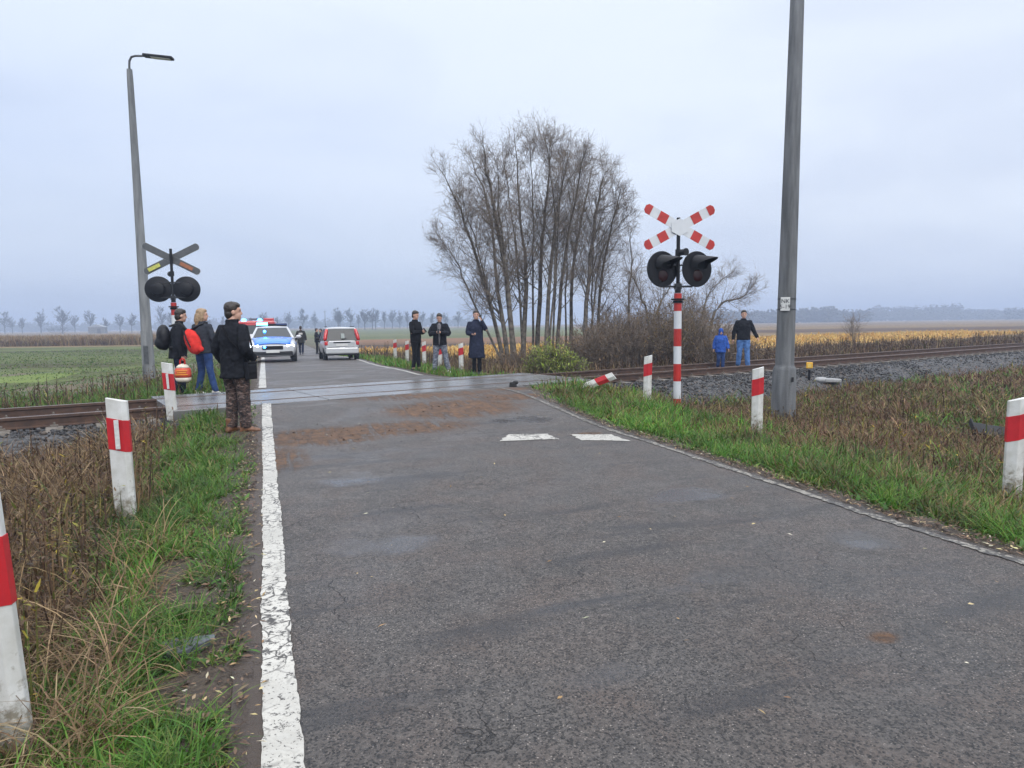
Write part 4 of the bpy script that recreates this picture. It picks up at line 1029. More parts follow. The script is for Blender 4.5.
    # shoes
    for i_ in (0, 1):
        an = Vector(legs[i_][1]); fy = legs[i_][2] if len(legs[i_]) > 2 else 0.; ptc = legs[i_][3] if len(legs[i_]) > 3 else 0.
        fd = Vector((math.sin(-fy)*math.cos(ptc), math.cos(fy)*math.cos(ptc), math.sin(ptc))); up = Vector((0, 0, 1)); sd = fd.cross(up).normalized(); up = sd.cross(fd)
        c = an - Vector((0, 0, .088)); sh = MB()
        prof_ = [(-.085, .012, .030), (-.075, .045, .036), (-.03, .062, .040), (.03, .058, .044), (.09, .040, .049), (.15, .030, .046), (.185, .018, .030)]
        vs = []; n = 14
        for a, hh, ww in prof_:
            for q in range(n):
                an_ = 2*PI*q/n; vs.append(c + fd*(a + .0) + sd*(ww*math.cos(an_)) + up*(max(-.001, hh*.8 + hh*1.0*math.sin(an_))))
        fs = [(u*n+v, u*n+(v+1) % n, (u+1)*n+(v+1) % n, (u+1)*n+v) for u in range(len(prof_)-1) for v in range(n)] + [tuple(range(n-1, -1, -1)), tuple((len(prof_)-1)*n+q for q in range(n))]
        sh.add(vs, fs); sh.tube([c + up*.04 - fd*.03, c + up*wear.get('boot', .11) - fd*.025], [.046, .044 + .01*(wear.get('boot', .11) > .15)], 12)
        o = blob(sh, 'shoe', wear['shoes'], r, .010, 2)
        sole = MB(); sole.tube([c - fd*.085 + up*.006, c + up*.006, c + fd*.10 + up*.006, c + fd*.185 + up*.010], [(.034, .010), (.040, .010), (.050, .010), (.030, .010)] if False else [.010]*4, 6)
    # jacket
    j = MB(); hz_ = wear.get('hem', .80); jw = wear.get('jw', 1.); fl = wear.get('flare', 0.)
    rs = [(hz_, .185*jw + fl, .145*jw + fl*.8, 0), (hz_ + .03, .187*jw + fl, .147*jw + fl*.8, 0)]
    if hz_ < .75: rs += [(.78, .185*jw + fl*.6, .145*jw + fl*.5, 0)]
    rs += [(.98, .180*jw, .138*jw, 0), (1.12, .178*jw, .136*jw, 0), (1.25, .188*jw, .143*jw, -.005), (1.34, .180*jw, .128*jw, -.010), (1.395, .150*jw, .105*jw, -.014), (1.435, .112, .086, -.016), (1.47, .080, .078, -.015), (1.50 + wear.get('collar', .0), .078, .078, -.012)]
    torso(j, rs)
    sr = wear.get('sleeve', 1.)
    for sh_, e_, w_ in A:
        dw = (w_ - e_).normalized()
        j.tube([sh_ + (U((0, 0, 1.40)) - sh_)*.5, sh_, sh_.lerp(e_, .35), e_ - (e_ - sh_).normalized()*.03, e_ + dw*.03, e_.lerp(w_, .6), w_ - dw*.005, w_ + dw*.015], [q*sr for q in (.058, .070, .068, .062, .060, .053, .047, .043)], 14)
    jo = blob(j, 'jacket', wear['jacket'], r, vox, 4, wear.get('wrinkle', .028), .085)
    # hair or hat
    h = MB(); hs = wear.get('hair_style', 'short')
    h.ball(hd((0, -.026, .052)), (.084, .096, .095), 18, HR)
    h.ball(hd((0, -.050, -.015)), (.074, .066, .085), 14, HR)
    if hs == 'long':
        h.tube([hd((0, -.06, .02)), hd((0, -.085, -.10)), hd((0, -.075, -.22)), hd((0, -.06, -.27))], [.08, .078, .06, .025], 14)
        for s_ in (-1, 1): h.tube([hd((s_*.06, -.01, .04)), hd((s_*.078, -.015, -.06)), hd((s_*.07, -.03, -.18))], [.035, .036, .02], 10)
    elif hs == 'tail':
        h.tube([hd((0, -.09, .05)), hd((0, -.15, .02)), hd((0, -.15, -.12)), hd((0, -.12, -.20))], [.03, .036, .03, .012], 10)
    elif hs == 'hood':
        h.ball(hd((0, -.015, .03)), (.102, .118, .135), 18, HR); h.ball(hd((0, -.06, -.10)), (.11, .10, .09), 14, HR)
    if hs == 'hat':
        h.rings([(hd((0, -.01, zz)), rx, rx*1.15) for zz, rx in ((.03, .092), (.07, .095), (.12, .085), (.15, .045))], 16)
    if hs != 'hood': h.ball(hd((0, .012, .088)), (.070, .078, .050), 14, HR)
    blob(h, 'hat' if hs == 'hat' else 'hood' if hs == 'hood' else 'hair', wear['hair'], r, vox*.8, 2, .012, .03)
    for s_ in (-1, 1):
        e = MB(); e.ball(hd((s_*.031, .082, .018)), (.012, .007, .007), 8, HR); e.build('eye', M['black'], r, smooth=True)
    if extras: extras(r, U, hd, A)
    return r
ST = [((-.10, .015, .50), (-.11, -.01, .09), .12), ((.10, .015, .50), (.11, -.01, .09), -.12)]
# 1 man in the foreground
def ex_man(r, U, hd, A):
    s = MB(); s.box((.255, .02, .84), (.07, .16, .23)); s.box((.293, .02, .86), (.02, .13, .12)); s.box((.255, .02, .945), (.075, .165, .03))
    b_ = s.build('shoulder_bag', M['black'], r, bevel=.02)
    st = MB(); st.tube([U((.255, .05, .94)), U((.215, .10, 1.15)), U((.10, .165, 1.34)), U((-.03, .13, 1.455)), U((-.10, .02, 1.475)), U((-.06, -.13, 1.42)), U((.10, -.175, 1.25)), U((.235, -.10, 1.08)), U((.255, -.02, .94))], .012, 6)
    st.build('bag_strap', M['trousers_black'], r, smooth=True)
person('man in black jacket and brown camouflage trousers standing on the road edge', 8.85, 238.5, 436, rad(-24), 1.70,
    [((-.285, -.06, 1.13), (-.33, .10, .95), {'curl': .9}), ((.29, -.11, 1.14), (.235, .10, 1.00), {'d': (-.5, .7, -.5), 'curl': .6})],
    [((-.10, .03, .50), (-.105, -.01, .09), -.15), ((.10, .03, .50), (.115, .03, .09), -.75)],
    dict(trousers=M['camo'], shoes=M['boots_brown'], jacket=M['jacket_black'], hair=M['hair_dark'], hem=.74, jw=1.10, flare=.012, collar=.02, sleeve=1.10, tw=1.18, boot=.19, trouser_hem=.03, wrinkle=.03),
    head_yaw=rad(-38), vox=.010, extras=ex_man, zoff=None)
# 2 person with the backpack and the striped bag
def ex_pack(r, U, hd, A):
    m = MB(); c = U((0, -.26, 1.18)); m.ball(c, (.17, .13, .25), 16); m.ball(c + Vector((0, -.05, -.10)), (.15, .11, .13), 14)
    blob(m, 'backpack', M['black'], r, .014, 3, .02)
    for s_ in (-1, 1):
        st = MB(); st.tube([U((s_*.10, -.17, 1.40)), U((s_*.12, -.02, 1.475)), U((s_*.12, .125, 1.36)), U((s_*.14, .14, 1.20)), U((s_*.17, -.02, 1.02)), U((s_*.13, -.17, 1.0))], .018, 6); st.build('backpack_strap', M['rubber'], r, smooth=True)
bp_ = person('person in dark jacket with black backpack, behind the left guard post', 13.6, 180.5, 396, rad(-58), 1.82,
    [((-.26, -.05, 1.13), (-.25, .10, .90), {'curl': 1.}), ((.27, -.03, 1.12), (.29, .05, .87), {'curl': 1.6})],
    [((-.10, .06, .50), (-.11, .05, .09), 0.), ((.10, .0, .50), (.11, -.10, .09), 0.)],
    dict(trousers=M['jeans_navy'], shoes=M['shoes_black'], jacket=M['jacket_black'], hair=M['hair_dark'], hem=.80, jw=1.12, collar=.02, sleeve=1.1), head_yaw=rad(10), vox=.012, lean=.10, extras=ex_pack)
def striped_bag():
    p = at(184, 390, 13.2); z = zg(p.x, p.y)
    r = empty('striped_bag', (p.x, p.y, z + .115), 'bulging orange red and cream shopping bag carried by the person with the backpack', 'bag', rz=rad(10)); r.scale = (.85, .85, .85)
    def lobe(nm, zs, m):
        mb = MB(); mb.rings([((0, 0, zz), rx, ry, 0, .8) for zz, rx, ry in zs], 20); return mb.build(nm, m, r, smooth=True)
    lobe('bag_base', [(.02 + .2, .10, .07), (.05 + .2, .155, .10), (.125 + .2, .17, .11)], M['bag_cream'])
    lobe('bag_body', [(.325, .171, .111), (.40, .178, .115), (.50, .172, .11), (.545, .15, .10)], M['bag_orange'])
    lobe('bag_top', [(.545, .151, .101), (.58, .13, .09), (.62, .085, .06), (.64, .03, .03)], M['bag_cream'])
    mb = MB()
    mb.box((0, -.118, .44), (.20, .01, .016)); mb.box((0, -.117, .485), (.25, .01, .014)); mb.box((0, -.116, .395), (.26, .01, .014)); mb.build('bag_print', M['yellow'], r, bevel=.003)
    mb = MB()
    for s_ in (-.03, .03): mb.tube([(-.055, s_, .60), (-.045, s_, .72), (0, s_, .765), (.045, s_, .72), (.055, s_, .60)], .011, 6)
    mb.build('bag_handle', M['bag_red'], r, smooth=True)
striped_bag()
# 3 woman with the red bag on her back
def ex_red(r, U, hd, A):
    m = MB(); R_ = Matrix.Rotation(rad(-30), 3, 'Y')
    c = U((-.03, -.225, 1.10)); m.ball(c, (.165, .115, .275), 18, R_); m.ball(c + R_ @ Vector((0, -.02, -.1)), (.15, .105, .17), 16, R_); m.ball(c + R_ @ Vector((.09, -.0, -.22)), (.07, .06, .06), 12)
    b_ = blob(m, 'red_bag', M['bag_red'], r, .012, 3, .025)
    s_ = MB(); s_.tube([c + R_ @ Vector((.02, -.116, .24)), c + R_ @ Vector((.02, -.148, .05)), c + R_ @ Vector((.02, -.145, -.14))], .014, 6); s_.build('bag_zip', M['black'], b_)
    st = MB(); st.tube([c + R_ @ Vector((0, .04, .25)), U((.09, -.10, 1.44)), U((.09, .03, 1.475)), U((0, .145, 1.33)), U((-.13, .15, 1.10)), U((-.19, .0, .98)), c + R_ @ Vector((-.02, .03, -.27))], .02, 6); st.build('bag_strap', M['black'], r, smooth=True)
person('woman in grey jacket and jeans with a red bag slung on her back', 13.4, 206, 397, rad(-22), 1.72,
    [((-.25, .03, 1.14), (-.20, .20, 1.05), {'curl': .8}), ((.26, .02, 1.13), (.22, .20, 1.0), {'curl': .8})],
    [((-.14, .06, .50), (-.21, .02, .09), -.9), ((.13, .02, .50), (.20, .06, .09), -.9)],
    dict(trousers=M['jeans'], shoes=M['shoes_white'], jacket=M['jacket_grey'], hair=M['hair_blond'], hem=.86, jw=1.02, sleeve=1.0, tw=.95, hair_style='long'), head_yaw=rad(-40), vox=.011, extras=ex_red)
# 4-6 the group beyond the rails
GR = 'bystanders at the road edge beyond the rails'
def phone(r, c, rot, lit=False):
    m = MB(); m.box(c, (.072, .010, .145), rot); m.build('phone', M['black'], r, bevel=.006)
person('slim person all in black, leftmost of the three bystanders beyond the rails', 19.3, 416.5, 371, rad(-118), 1.74,
    [((-.24, .05, 1.12), (-.04, .26, 1.14), {'curl': 1., 'side': (0, .2, 1)}), ((.24, .05, 1.12), (.03, .25, 1.16), {'curl': 1., 'side': (0, .2, 1)})],
    [((-.075, .015, .50), (-.085, .03, .09), .1), ((.075, .015, .50), (.085, -.05, .09), -.1)],
    dict(trousers=M['trousers_black'], shoes=M['shoes_black'], jacket=M['trousers_black'], hair=M['hair_dark'], hem=.84, jw=.95, tw=.92, sleeve=.95, trouser_hem=.10), GR, head_pitch=rad(-12), vox=.014, zoff=.17,
    extras=lambda r, U, hd, A: phone(r, U((0, .33, 1.20)), Matrix.Rotation(rad(40), 3, 'X')))
def ex_shirt(r, U, hd, A):
    m = MB(); m.rings([(U((0, .118, zz)), rx, .045) for zz, rx in ((.84, .035), (1.0, .035), (1.2, .04), (1.40, .055), (1.46, .03))], 12); m.build('shirt', mat('grey_shirt', (.17, .16, .17), .8), r, smooth=True)
    phone(r, U((0, .36, 1.24)), Matrix.Rotation(rad(35), 3, 'X'))
person('person in black jacket, light grey patterned trousers and white shoes, hands together', 19.0, 440.5, 371.5, rad(180), 1.66,
    [((-.29, .06, 1.14), (-.05, .27, 1.19), {'curl': 1.2, 'side': (.3, .2, 1)}), ((.29, .06, 1.14), (.05, .27, 1.19), {'curl': 1.2, 'side': (-.3, .2, 1)})],
    [((-.16, .03, .50), (-.24, .0, .09), .3), ((.13, .03, .50), (.17, .0, .09), -.3)],
    dict(trousers=M['grey_camo'], shoes=M['shoes_white'], jacket=M['jacket_black'], hair=M['hair_dark'], hem=.82, jw=1.12, sleeve=1.2, tw=1.10, trouser_hem=.04), GR, head_pitch=rad(-15), vox=.014, zoff=.16, extras=ex_shirt)
person('woman in a long dark navy coat and black boots holding a phone to her ear', 18.7, 477, 374, rad(188), 1.77,
    [((-.27, .10, 1.20), (-.14, .14, 1.46), {'curl': 1.3, 'side': (.3, .6, .3), 'nrm': (1, .2, 0)}), ((.25, .02, 1.13), (.13, .20, 1.10), {'curl': 1.})],
    [((-.07, .015, .50), (-.075, .0, .09), .1), ((.07, .015, .50), (.075, -.02, .09), -.1)],
    dict(trousers=M['trousers_black'], shoes=M['shoes_black'], jacket=M['jacket_navy'], hair=M['hair_dark'], hem=.46, jw=1.02, flare=.03, tw=.82, boot=.30, hair_style='tail', wrinkle=.018), GR, vox=.013, zoff=.12,
    extras=lambda r, U, hd, A: phone(r, U((-.115, .07, 1.585)), Matrix.Rotation(rad(80), 3, 'Z') @ Matrix.Rotation(rad(-20), 3, 'X')))
# 7-9 people near the vehicles
def ex_patch(r, U, hd, A):
    m = MB(); m.box((0, -.158, 1.27), (.22, .03, .11)); m.build('back_patch', M['reflector'], r, bevel=.008)
p7 = at(301.5, 353, 43); zr7 = float(zroad(sl(p7.x, p7.y)[0])) + .005
person('person in dark coat with white back patch walking away between the two cars', 43, 301.5, 353, rad(14), 1.80,
    [((-.27, -.02, 1.12), (-.30, .06, .88)), ((.27, -.02, 1.12), (.30, .02, .88))],
    [((-.09, .10, .50), (-.08, .10, .09), 0.), ((.09, .0, .50), (.08, -.10, .11), 0.)],
    dict(trousers=M['jeans_navy'], shoes=M['shoes_black'], jacket=M['jacket_olive'], hair=M['hair_dark'], hem=.70, jw=1.15, sleeve=1.15), vox=.02, zoff=zr7, extras=ex_patch)
for px, Y, rz, lb, jk, H in ((317.3, 43.5, -70, 'dark figure leaning in at the side of the silver hatchback', 'jacket_black', 1.64), (321.5, 44.5, 110, 'dark haired figure mostly hidden behind the roof edge of the silver hatchback', 'jacket_navy', 1.62)):
    q = at(px, 354, Y)
    person(lb, Y, px, 354, rad(rz), H, [((-.26, .05, 1.12), (-.18, .25, 1.02)), ((.26, .05, 1.12), (.18, .25, 1.02))], ST,
        dict(trousers=M['trousers_black'], shoes=M['shoes_black'], jacket=M[jk], hair=M['hair_dark'], hem=.80, jw=1.05, sleeve=1.05), vox=.02, zoff=float(zroad(sl(q.x, q.y)[0])) + .005)
# 10-11 on the track
WK = 'child and adult walking on the railway track'
person('small child in a blue jacket walking on the railway track', 19.9, 720.5, 367, rad(172), 1.20,
    [((-.27, -.02, 1.12), (-.30, .10, .90)), ((.27, -.02, 1.12), (.30, .02, .90))],
    [((-.09, .06, .50), (-.09, .02, .09), 0.), ((.09, .05, .50), (.10, -.10, .12), 0.)],
    dict(trousers=M['jeans'], shoes=M['shoes_black'], jacket=M['jacket_blue'], hair=M['jacket_blue'], hem=.74, jw=1.22, sleeve=1.2, tw=1.1, hair_style='hood'), WK, vox=.015, zoff=.085)
person('adult in dark jacket and blue jeans walking on the railway track beside the child', 20.3, 743, 368, rad(168), 1.74,
    [((-.29, -.02, 1.13), (-.38, .06, .93)), ((.27, -.02, 1.12), (.30, .02, .88))],
    [((-.10, .05, .50), (-.13, .04, .09), .1), ((.11, .02, .50), (.14, -.06, .09), -.1)],
    dict(trousers=M['jeans_light'], shoes=M['shoes_black'], jacket=M['jacket_black'], hair=M['hair_dark'], hem=.86, jw=1.08, sleeve=1.05, tw=1.1), WK, vox=.014, zoff=.085)
# ------------------------------------------------------------------ vegetation helpers
def blade_geo(B, h, w, az, lean, curl, col, nseg=3, up=None):
    """curved tapering blades; B (N,3) bases"""
    n = len(B); d = np.stack([np.cos(az), np.sin(az), np.zeros(n)], 1); s = np.stack([-np.sin(az), np.cos(az), np.zeros(n)], 1)
    tw = rng.uniform(-.9, .9, n)[:, None]; s = s*np.cos(tw) + d*np.sin(tw)
    rows = []
    for i_ in range(nseg+1):
        f = i_/nseg
        ang = lean + curl*f
        if i_ == 0: c = B.copy()
        else: c = c + (d*np.sin(ang)[:, None] + np.array([0, 0, 1.])*np.cos(ang)[:, None])*(h/nseg)[:, None]
        ww = (w*(.75 if i_ == 0 else 1. if i_ == 1 else .72 if f < .9 else .08))[:, None]*.5
        rows.append(c - s*ww); rows.append(c + s*ww)
    V = np.stack(rows, 1); k = V.shape[1]
    f0 = np.array([(2*i_, 2*i_+1, 2*i_+3, 2*i_+2) for i_ in range(nseg)])
    F = (f0[None] + (np.arange(n)*k)[:, None, None]).reshape(-1, 4)
    return V.reshape(-1, 3), F, np.repeat(col, k, 0)
def joinG(L_):
    V = []; F = []; C = []; k = 0
    for v, f, c in L_: V.append(v); F.append(f + k); C.append(c); k += len(v)
    return np.concatenate(V), np.concatenate(F), np.concatenate(C)
def pick(n, pal, var=.25):
    pal = np.array(pal); c = pal[rng.integers(0, len(pal), n)]
    return np.clip(c*rng.uniform(1-var, 1+var, (n, 1))*rng.uniform(.93, 1.07, (n, 3)), 0, 1)
GREEN = [(.054, .140, .018), (.076, .178, .022), (.042, .108, .016), (.105, .195, .030), (.13, .175, .037)]
BRIGHT = [(.080, .215, .020), (.064, .175, .016), (.120, .250, .028), (.048, .135, .014), (.16, .23, .04)]
TAN = [(.24, .165, .085), (.18, .115, .058), (.13, .080, .042), (.30, .215, .12), (.10, .062, .036)]
DARK = [(.060, .036, .022), (.085, .050, .030), (.11, .070, .042), (.045, .030, .020)]
OLIVE = [(.11, .11, .028), (.14, .13, .035), (.075, .085, .022), (.20, .17, .045), (.06, .09, .02)]
PY = dict(y0=0)
def scatter(n, r0, r1, a0, a1, p=1.6):
    u = rng.random(n); q = 2 - p
    r = (r0**q + u*(r1**q - r0**q))**(1/q); a = np.radians(rng.uniform(a0, a1, n))
    x, y = r*np.sin(a), r*np.cos(a); s, l = sl(x, y); t, nn = tn(x, y)
    return x, y, r, s, l, t, nn, excess(x, y)
def away(x, y, spots, rr):
    k = np.ones(len(x), bool)
    for (a, b) in spots: k &= np.hypot(x-a, y-b) > rr
    return k
sp0 = gp(192, 648); SPOTS = [(sp0.x, sp0.y)]
green = []; dead = []; weeds = []
def add(lst, x, y, h, w, lean, curl, col, z=None, nseg=3):
    if len(x) == 0: return
    zz = zground(x, y) - .015 if z is None else z
    lst.append(blade_geo(np.stack([x, y, zz], 1), h, w, rng.uniform(0, 2*PI, len(x)), lean, curl, col, nseg))
def weed_plants(x, y, h, r, pal_stem, pal_leaf, nl=9, lst=None, leaf=.05):
    """upright dry weeds: a thin stem with small leaves and seed tufts along it"""
    n = len(x); z = zground(x, y) - .02
    az = rng.uniform(0, 2*PI, n); ln = np.abs(rng.normal(0, .14, n)); d = np.stack([np.cos(az)*np.sin(ln), np.sin(az)*np.sin(ln), np.cos(ln)], 1)
    B = np.stack([x, y, z], 1); wv_ = .0035 + .0006*r
    lst.append(blade_geo(B, h, wv_*1.6, az, ln, np.zeros(n), pick(n, pal_stem), 2))
    f = rng.uniform(.25, 1.02, (n, nl)); P = (B[:, None] + d[:, None]*(f*h[:, None])[..., None]).reshape(-1, 3)
    m = n*nl; L_ = leaf*rng.uniform(.5, 1.3, m)*(np.repeat(1 + .02*r, nl))
    lst.append(blade_geo(P, L_, L_*.28, rng.uniform(0, 2*PI, m), rng.uniform(.3, 1.5, m), rng.uniform(-.2, 1.2, m), pick(m, pal_leaf), 2))

# --- left verge and near side of the track, right verge
x, y, r, s, l, t, n, e = scatter(960000, 1.5, 34, -54, 54, 1.6)
near = (n < NC - 2.25) | ((n < NC - 1.42) & (t > SL0 - .6) & (t < SL1 + .1))
ok = near & (e > np.where(l < 0, -.05, .02) + .15*(vnoise(x, y, 4, 51) - .3)) & away(x, y, SPOTS, .19)
m1 = vnoise(x, y, .8, 52)*.6 + vnoise(x, y, 2.6, 53)*.4
left = l < 0
gl = sstep(1.25, .55, e + (m1 - .5)*1.4)            # green share on the left
gl = np.maximum(gl, .85*sstep(7, 8.5, s)*sstep(1.6, .8, e))
gr = sstep(2.6, 1.3, e + (m1 - .5)*2.2 - .9*sstep(7, 9.5, s)); gr = np.maximum(gr, .35*(vnoise(x, y, .5, 54) > .55))
gs = np.where(left, gl, gr)
bareL = left & (e < .5) & (vnoise(x, y, 2.2, 55) > .62)
u = rng.random(len(x))
isg = ok & (u < gs*.93) & ~bareL & (rng.random(len(x)) < np.where(e < .25, .45, 1.))
k = np.where(isg)[0]
hh = np.where(left[k], rng.uniform(.06, .22, len(k)), rng.uniform(.08, .26, len(k)))*(.45 + .75*sstep(.05, .7, e[k]))*(.7 + .8*vnoise(x[k], y[k], 1.7, 56))
cc = np.where((left[k] | (s[k] < 7))[:, None], pick(len(k), GREEN), pick(len(k), BRIGHT)); mixb = rng.random(len(k)) < np.where(left[k], .16, .16 + .45*sstep(.50, .72, vnoise(x[k], y[k], .7, 49))); cc[mixb] = pick(int(mixb.sum()), OLIVE + TAN[:2]); tone = .45 + 1.0*vnoise(x[k], y[k], 1.3, 59); cc = cc*tone[:, None]
hh = hh*np.where(left[k], 1., .55 + .75*vnoise(x[k], y[k], 2.2, 48)); add(green, x[k], y[k], hh, (.0036 + .0009*r[k])*rng.uniform(.7, 1.4, len(k)), rng.uniform(0, .7, len(k)), rng.uniform(.3, 2.0, len(k)), cc)
# broad-leaved herbs in the green
kb = k[rng.random(len(k)) < .06]
add(green, x[kb], y[kb], rng.uniform(.05, .12, len(kb)), rng.uniform(.018, .04, len(kb)), rng.uniform(.3, 1., len(kb)), rng.uniform(.3, 1.2, len(kb)), pick(len(kb), [(.06, .15, .025), (.045, .11, .02), (.10, .17, .03)]))
isd = ok & ~isg & (u > gs) & (e > .32)
k = np.where(isd)[0]; k = k[rng.random(len(k)) < np.where(left[k], .80, .9)]
tall = .5 + .8*sstep(.6, 1.6, e[k])
hh = rng.uniform(.18, .46, len(k))*tall*(.7 + .6*vnoise(x[k], y[k], 1.2, 57)); hh = np.where(left[k], hh, hh*(.28 + .62*vnoise(x[k], y[k], .8, 47)))
pal = vnoise(x[k], y[k], .9, 58); cc = np.where((pal > .45)[:, None], pick(len(k), TAN), np.where((pal > .28)[:, None], pick(len(k), DARK[1:3] + TAN[:3]), pick(len(k), OLIVE + TAN[1:3])))
rr_ = rng.random(len(k)); cc = np.where((~left[k] & (rr_ < .22))[:, None], pick(len(k), OLIVE), cc); cc = np.where((~left[k] & (rr_ > .55))[:, None], pick(len(k), [(.15, .078, .046), (.12, .062, .04)]), cc)
add(dead, x[k], y[k], hh, (.0032 + .0009*r[k])*rng.uniform(.6, 1.4, len(k)), rng.uniform(0, .8, len(k)), rng.uniform(.4, 2.6, len(k)), cc, nseg=4)
kw = np.where(ok & (e > .75) & ~isg & (r > 2.2))[0]; kw = kw[rng.random(len(kw)) < np.where(left[kw], .018, .012)]
hw = rng.uniform(.22, .58, len(kw))*np.where(left[kw], 1., .62)
weed_plants(x[kw], y[kw], hw, r[kw], DARK + TAN[1:2], DARK + DARK + TAN[2:3] + OLIVE[:1], 10, weeds, .045)
ky = kw[rng.random(len(kw)) < .10]
weed_plants(x[ky] + .05, y[ky], rng.uniform(.25, .5, len(ky)), r[ky], OLIVE, [(.35, .26, .03), (.22, .20, .04), (.14, .16, .03)], 8, weeds, .05)
# arching dry tussocks in front, close to the camera
for cx, cy, cnt, R_ in ((-1.72, 2.32, 330, .22), (-1.95, 2.9, 260, .3), (-2.3, 3.5, 260, .4), (-2.6, 4.4, 260, .4)):
    a = rng.uniform(0, 2*PI, cnt); rr = R_*np.sqrt(rng.random(cnt)); X_ = cx + rr*np.cos(a); Y_ = cy + rr*np.sin(a)
    add(dead, X_, Y_, rng.uniform(.28, .55, cnt), rng.uniform(.0045, .009, cnt), rng.uniform(.0, .5, cnt), rng.uniform(1., 2.8, cnt), pick(cnt, TAN), nseg=5)
for _ in range(130):      # green tussocks on the left shoulder and right verge
    if random.random() < .5: ss_ = random.uniform(2, 9); ll = -.30 - abs(random.gauss(0, .35))
    else: ss_ = random.uniform(2.0, 10); ll = 4.62 + abs(random.gauss(.3, .5))
    cx, cy = from_sl(ss_, ll); cnt = 70; a = rng.uniform(0, 2*PI, cnt); rr = .09*np.sqrt(rng.random(cnt))
    add(green, cx + rr*np.cos(a), cy + rr*np.sin(a), rng.uniform(.10, .28, cnt), rng.uniform(.004, .008, cnt), rng.uniform(.1, .8, cnt), rng.uniform(.3, 1.6, cnt), pick(cnt, BRIGHT if ll > 0 else GREEN), nseg=4)
# --- beyond the track
x, y, r, s, l, t, n, e = scatter(240000, 9, 75, -52, 52, 1.35)
ok = ((n > NC + 2.5) | ((n > NC + 1.42) & (t > SL0 - .6) & (t < SL1 + .1))) & (e > .12) & ((n > NC + 2.9) | (t < SL1) | (vnoise(x, y, 1.5, 60) > .4))
m1 = vnoise(x, y, .45, 61)*.6 + vnoise(x, y, 1.8, 62)*.4
L_ = ok & (l < 0); bank = L_ & (n < NC + 9 + 3*vnoise(x, y, .2, 63)); pas = L_ & ~bank
k = np.where(bank)[0]; gk = rng.random(len(k)) < sstep(.35, .62, m1[k] + .18*sstep(-9, -3, l[k]*1. + 2) + .1)
kg = k[gk]; add(green, x[kg], y[kg], rng.uniform(.15, .42, len(kg)), .004 + .0012*r[kg], rng.uniform(0, .4, len(kg)), rng.uniform(.1, 1., len(kg)), pick(len(kg), GREEN + OLIVE[:2]))
kd = k[~gk]; add(dead, x[kd], y[kd], rng.uniform(.25, .6, len(kd)), .0035 + .0011*r[kd], rng.uniform(0, .35, len(kd)), rng.uniform(.1, 1.2, len(kd)), pick(len(kd), TAN + DARK + OLIVE))
kw = k[rng.random(len(k)) < .035]; weed_plants(x[kw], y[kw], rng.uniform(.35, .75, len(kw)), r[kw], DARK, DARK + TAN[1:3] + OLIVE[:1], 10, weeds, .06)
k = np.where(pas)[0]; k = k[rng.random(len(k)) < .5]; add(green, x[k], y[k], rng.uniform(.05, .13, len(k)), .004 + .0014*r[k], rng.uniform(0, .6, len(k)), rng.uniform(.2, 1., len(k)), pick(len(k), [(.075, .13, .03), (.10, .16, .035), (.06, .10, .028), (.13, .17, .05)]))
R_ = ok & (l > 0); verge = R_ & (e < 2.3) & (t < 14)
k = np.where(verge)[0]; add(green, x[k], y[k], rng.uniform(.08, .30, len(k)), .004 + .0012*r[k], rng.uniform(0, .5, len(k)), rng.uniform(.1, 1., len(k)), pick(len(k), BRIGHT + OLIVE[:2]))
rest_ = R_ & ~verge & ((t > 17) & (n < NC + 9 + 5*vnoise(x, y, .15, 64)) | (t <= 17) & (n < NC + 24))
k = np.where(rest_)[0]; add(dead, x[k], y[k], rng.uniform(.25, .75, len(k))*(.6 + .7*vnoise(x[k], y[k], .5, 65)), .0035 + .0011*r[k], rng.uniform(0, .35, len(k)), rng.uniform(.1, 1.3, len(k)), pick(len(k), TAN + DARK + OLIVE[:1]))
kw = k[rng.random(len(k)) < .05]; weed_plants(x[kw], y[kw], rng.uniform(.4, 1.0, len(kw)), r[kw], DARK, DARK + TAN[1:3] + [(.10, .065, .04)], 11, weeds, .07)
# long strip of rank weeds along the far side of the rails, towards the right
mm = 42000; t = 17 + rng.exponential(30, mm); n = NC + 3 + np.abs(rng.normal(0, 2.6, mm)); x, y = from_tn(t, n); r = np.hypot(x, y)
kk = vnoise(x, y, .3, 44) + .3*rng.random(mm) > .42; x, y, r = x[kk], y[kk], r[kk]; mm = len(x); add(dead, x, y, rng.uniform(.15, .60, mm)*(.5 + .9*vnoise(x, y, .35, 66)), .004 + .0010*r, rng.uniform(0, .8, mm), rng.uniform(.1, 1.6, mm), pick(mm, TAN[:3] + DARK))
kw = rng.random(mm) < .05; weed_plants(x[kw], y[kw], rng.uniform(.35, .95, kw.sum()), r[kw], DARK, DARK + TAN[1:3], 10, weeds, .08)
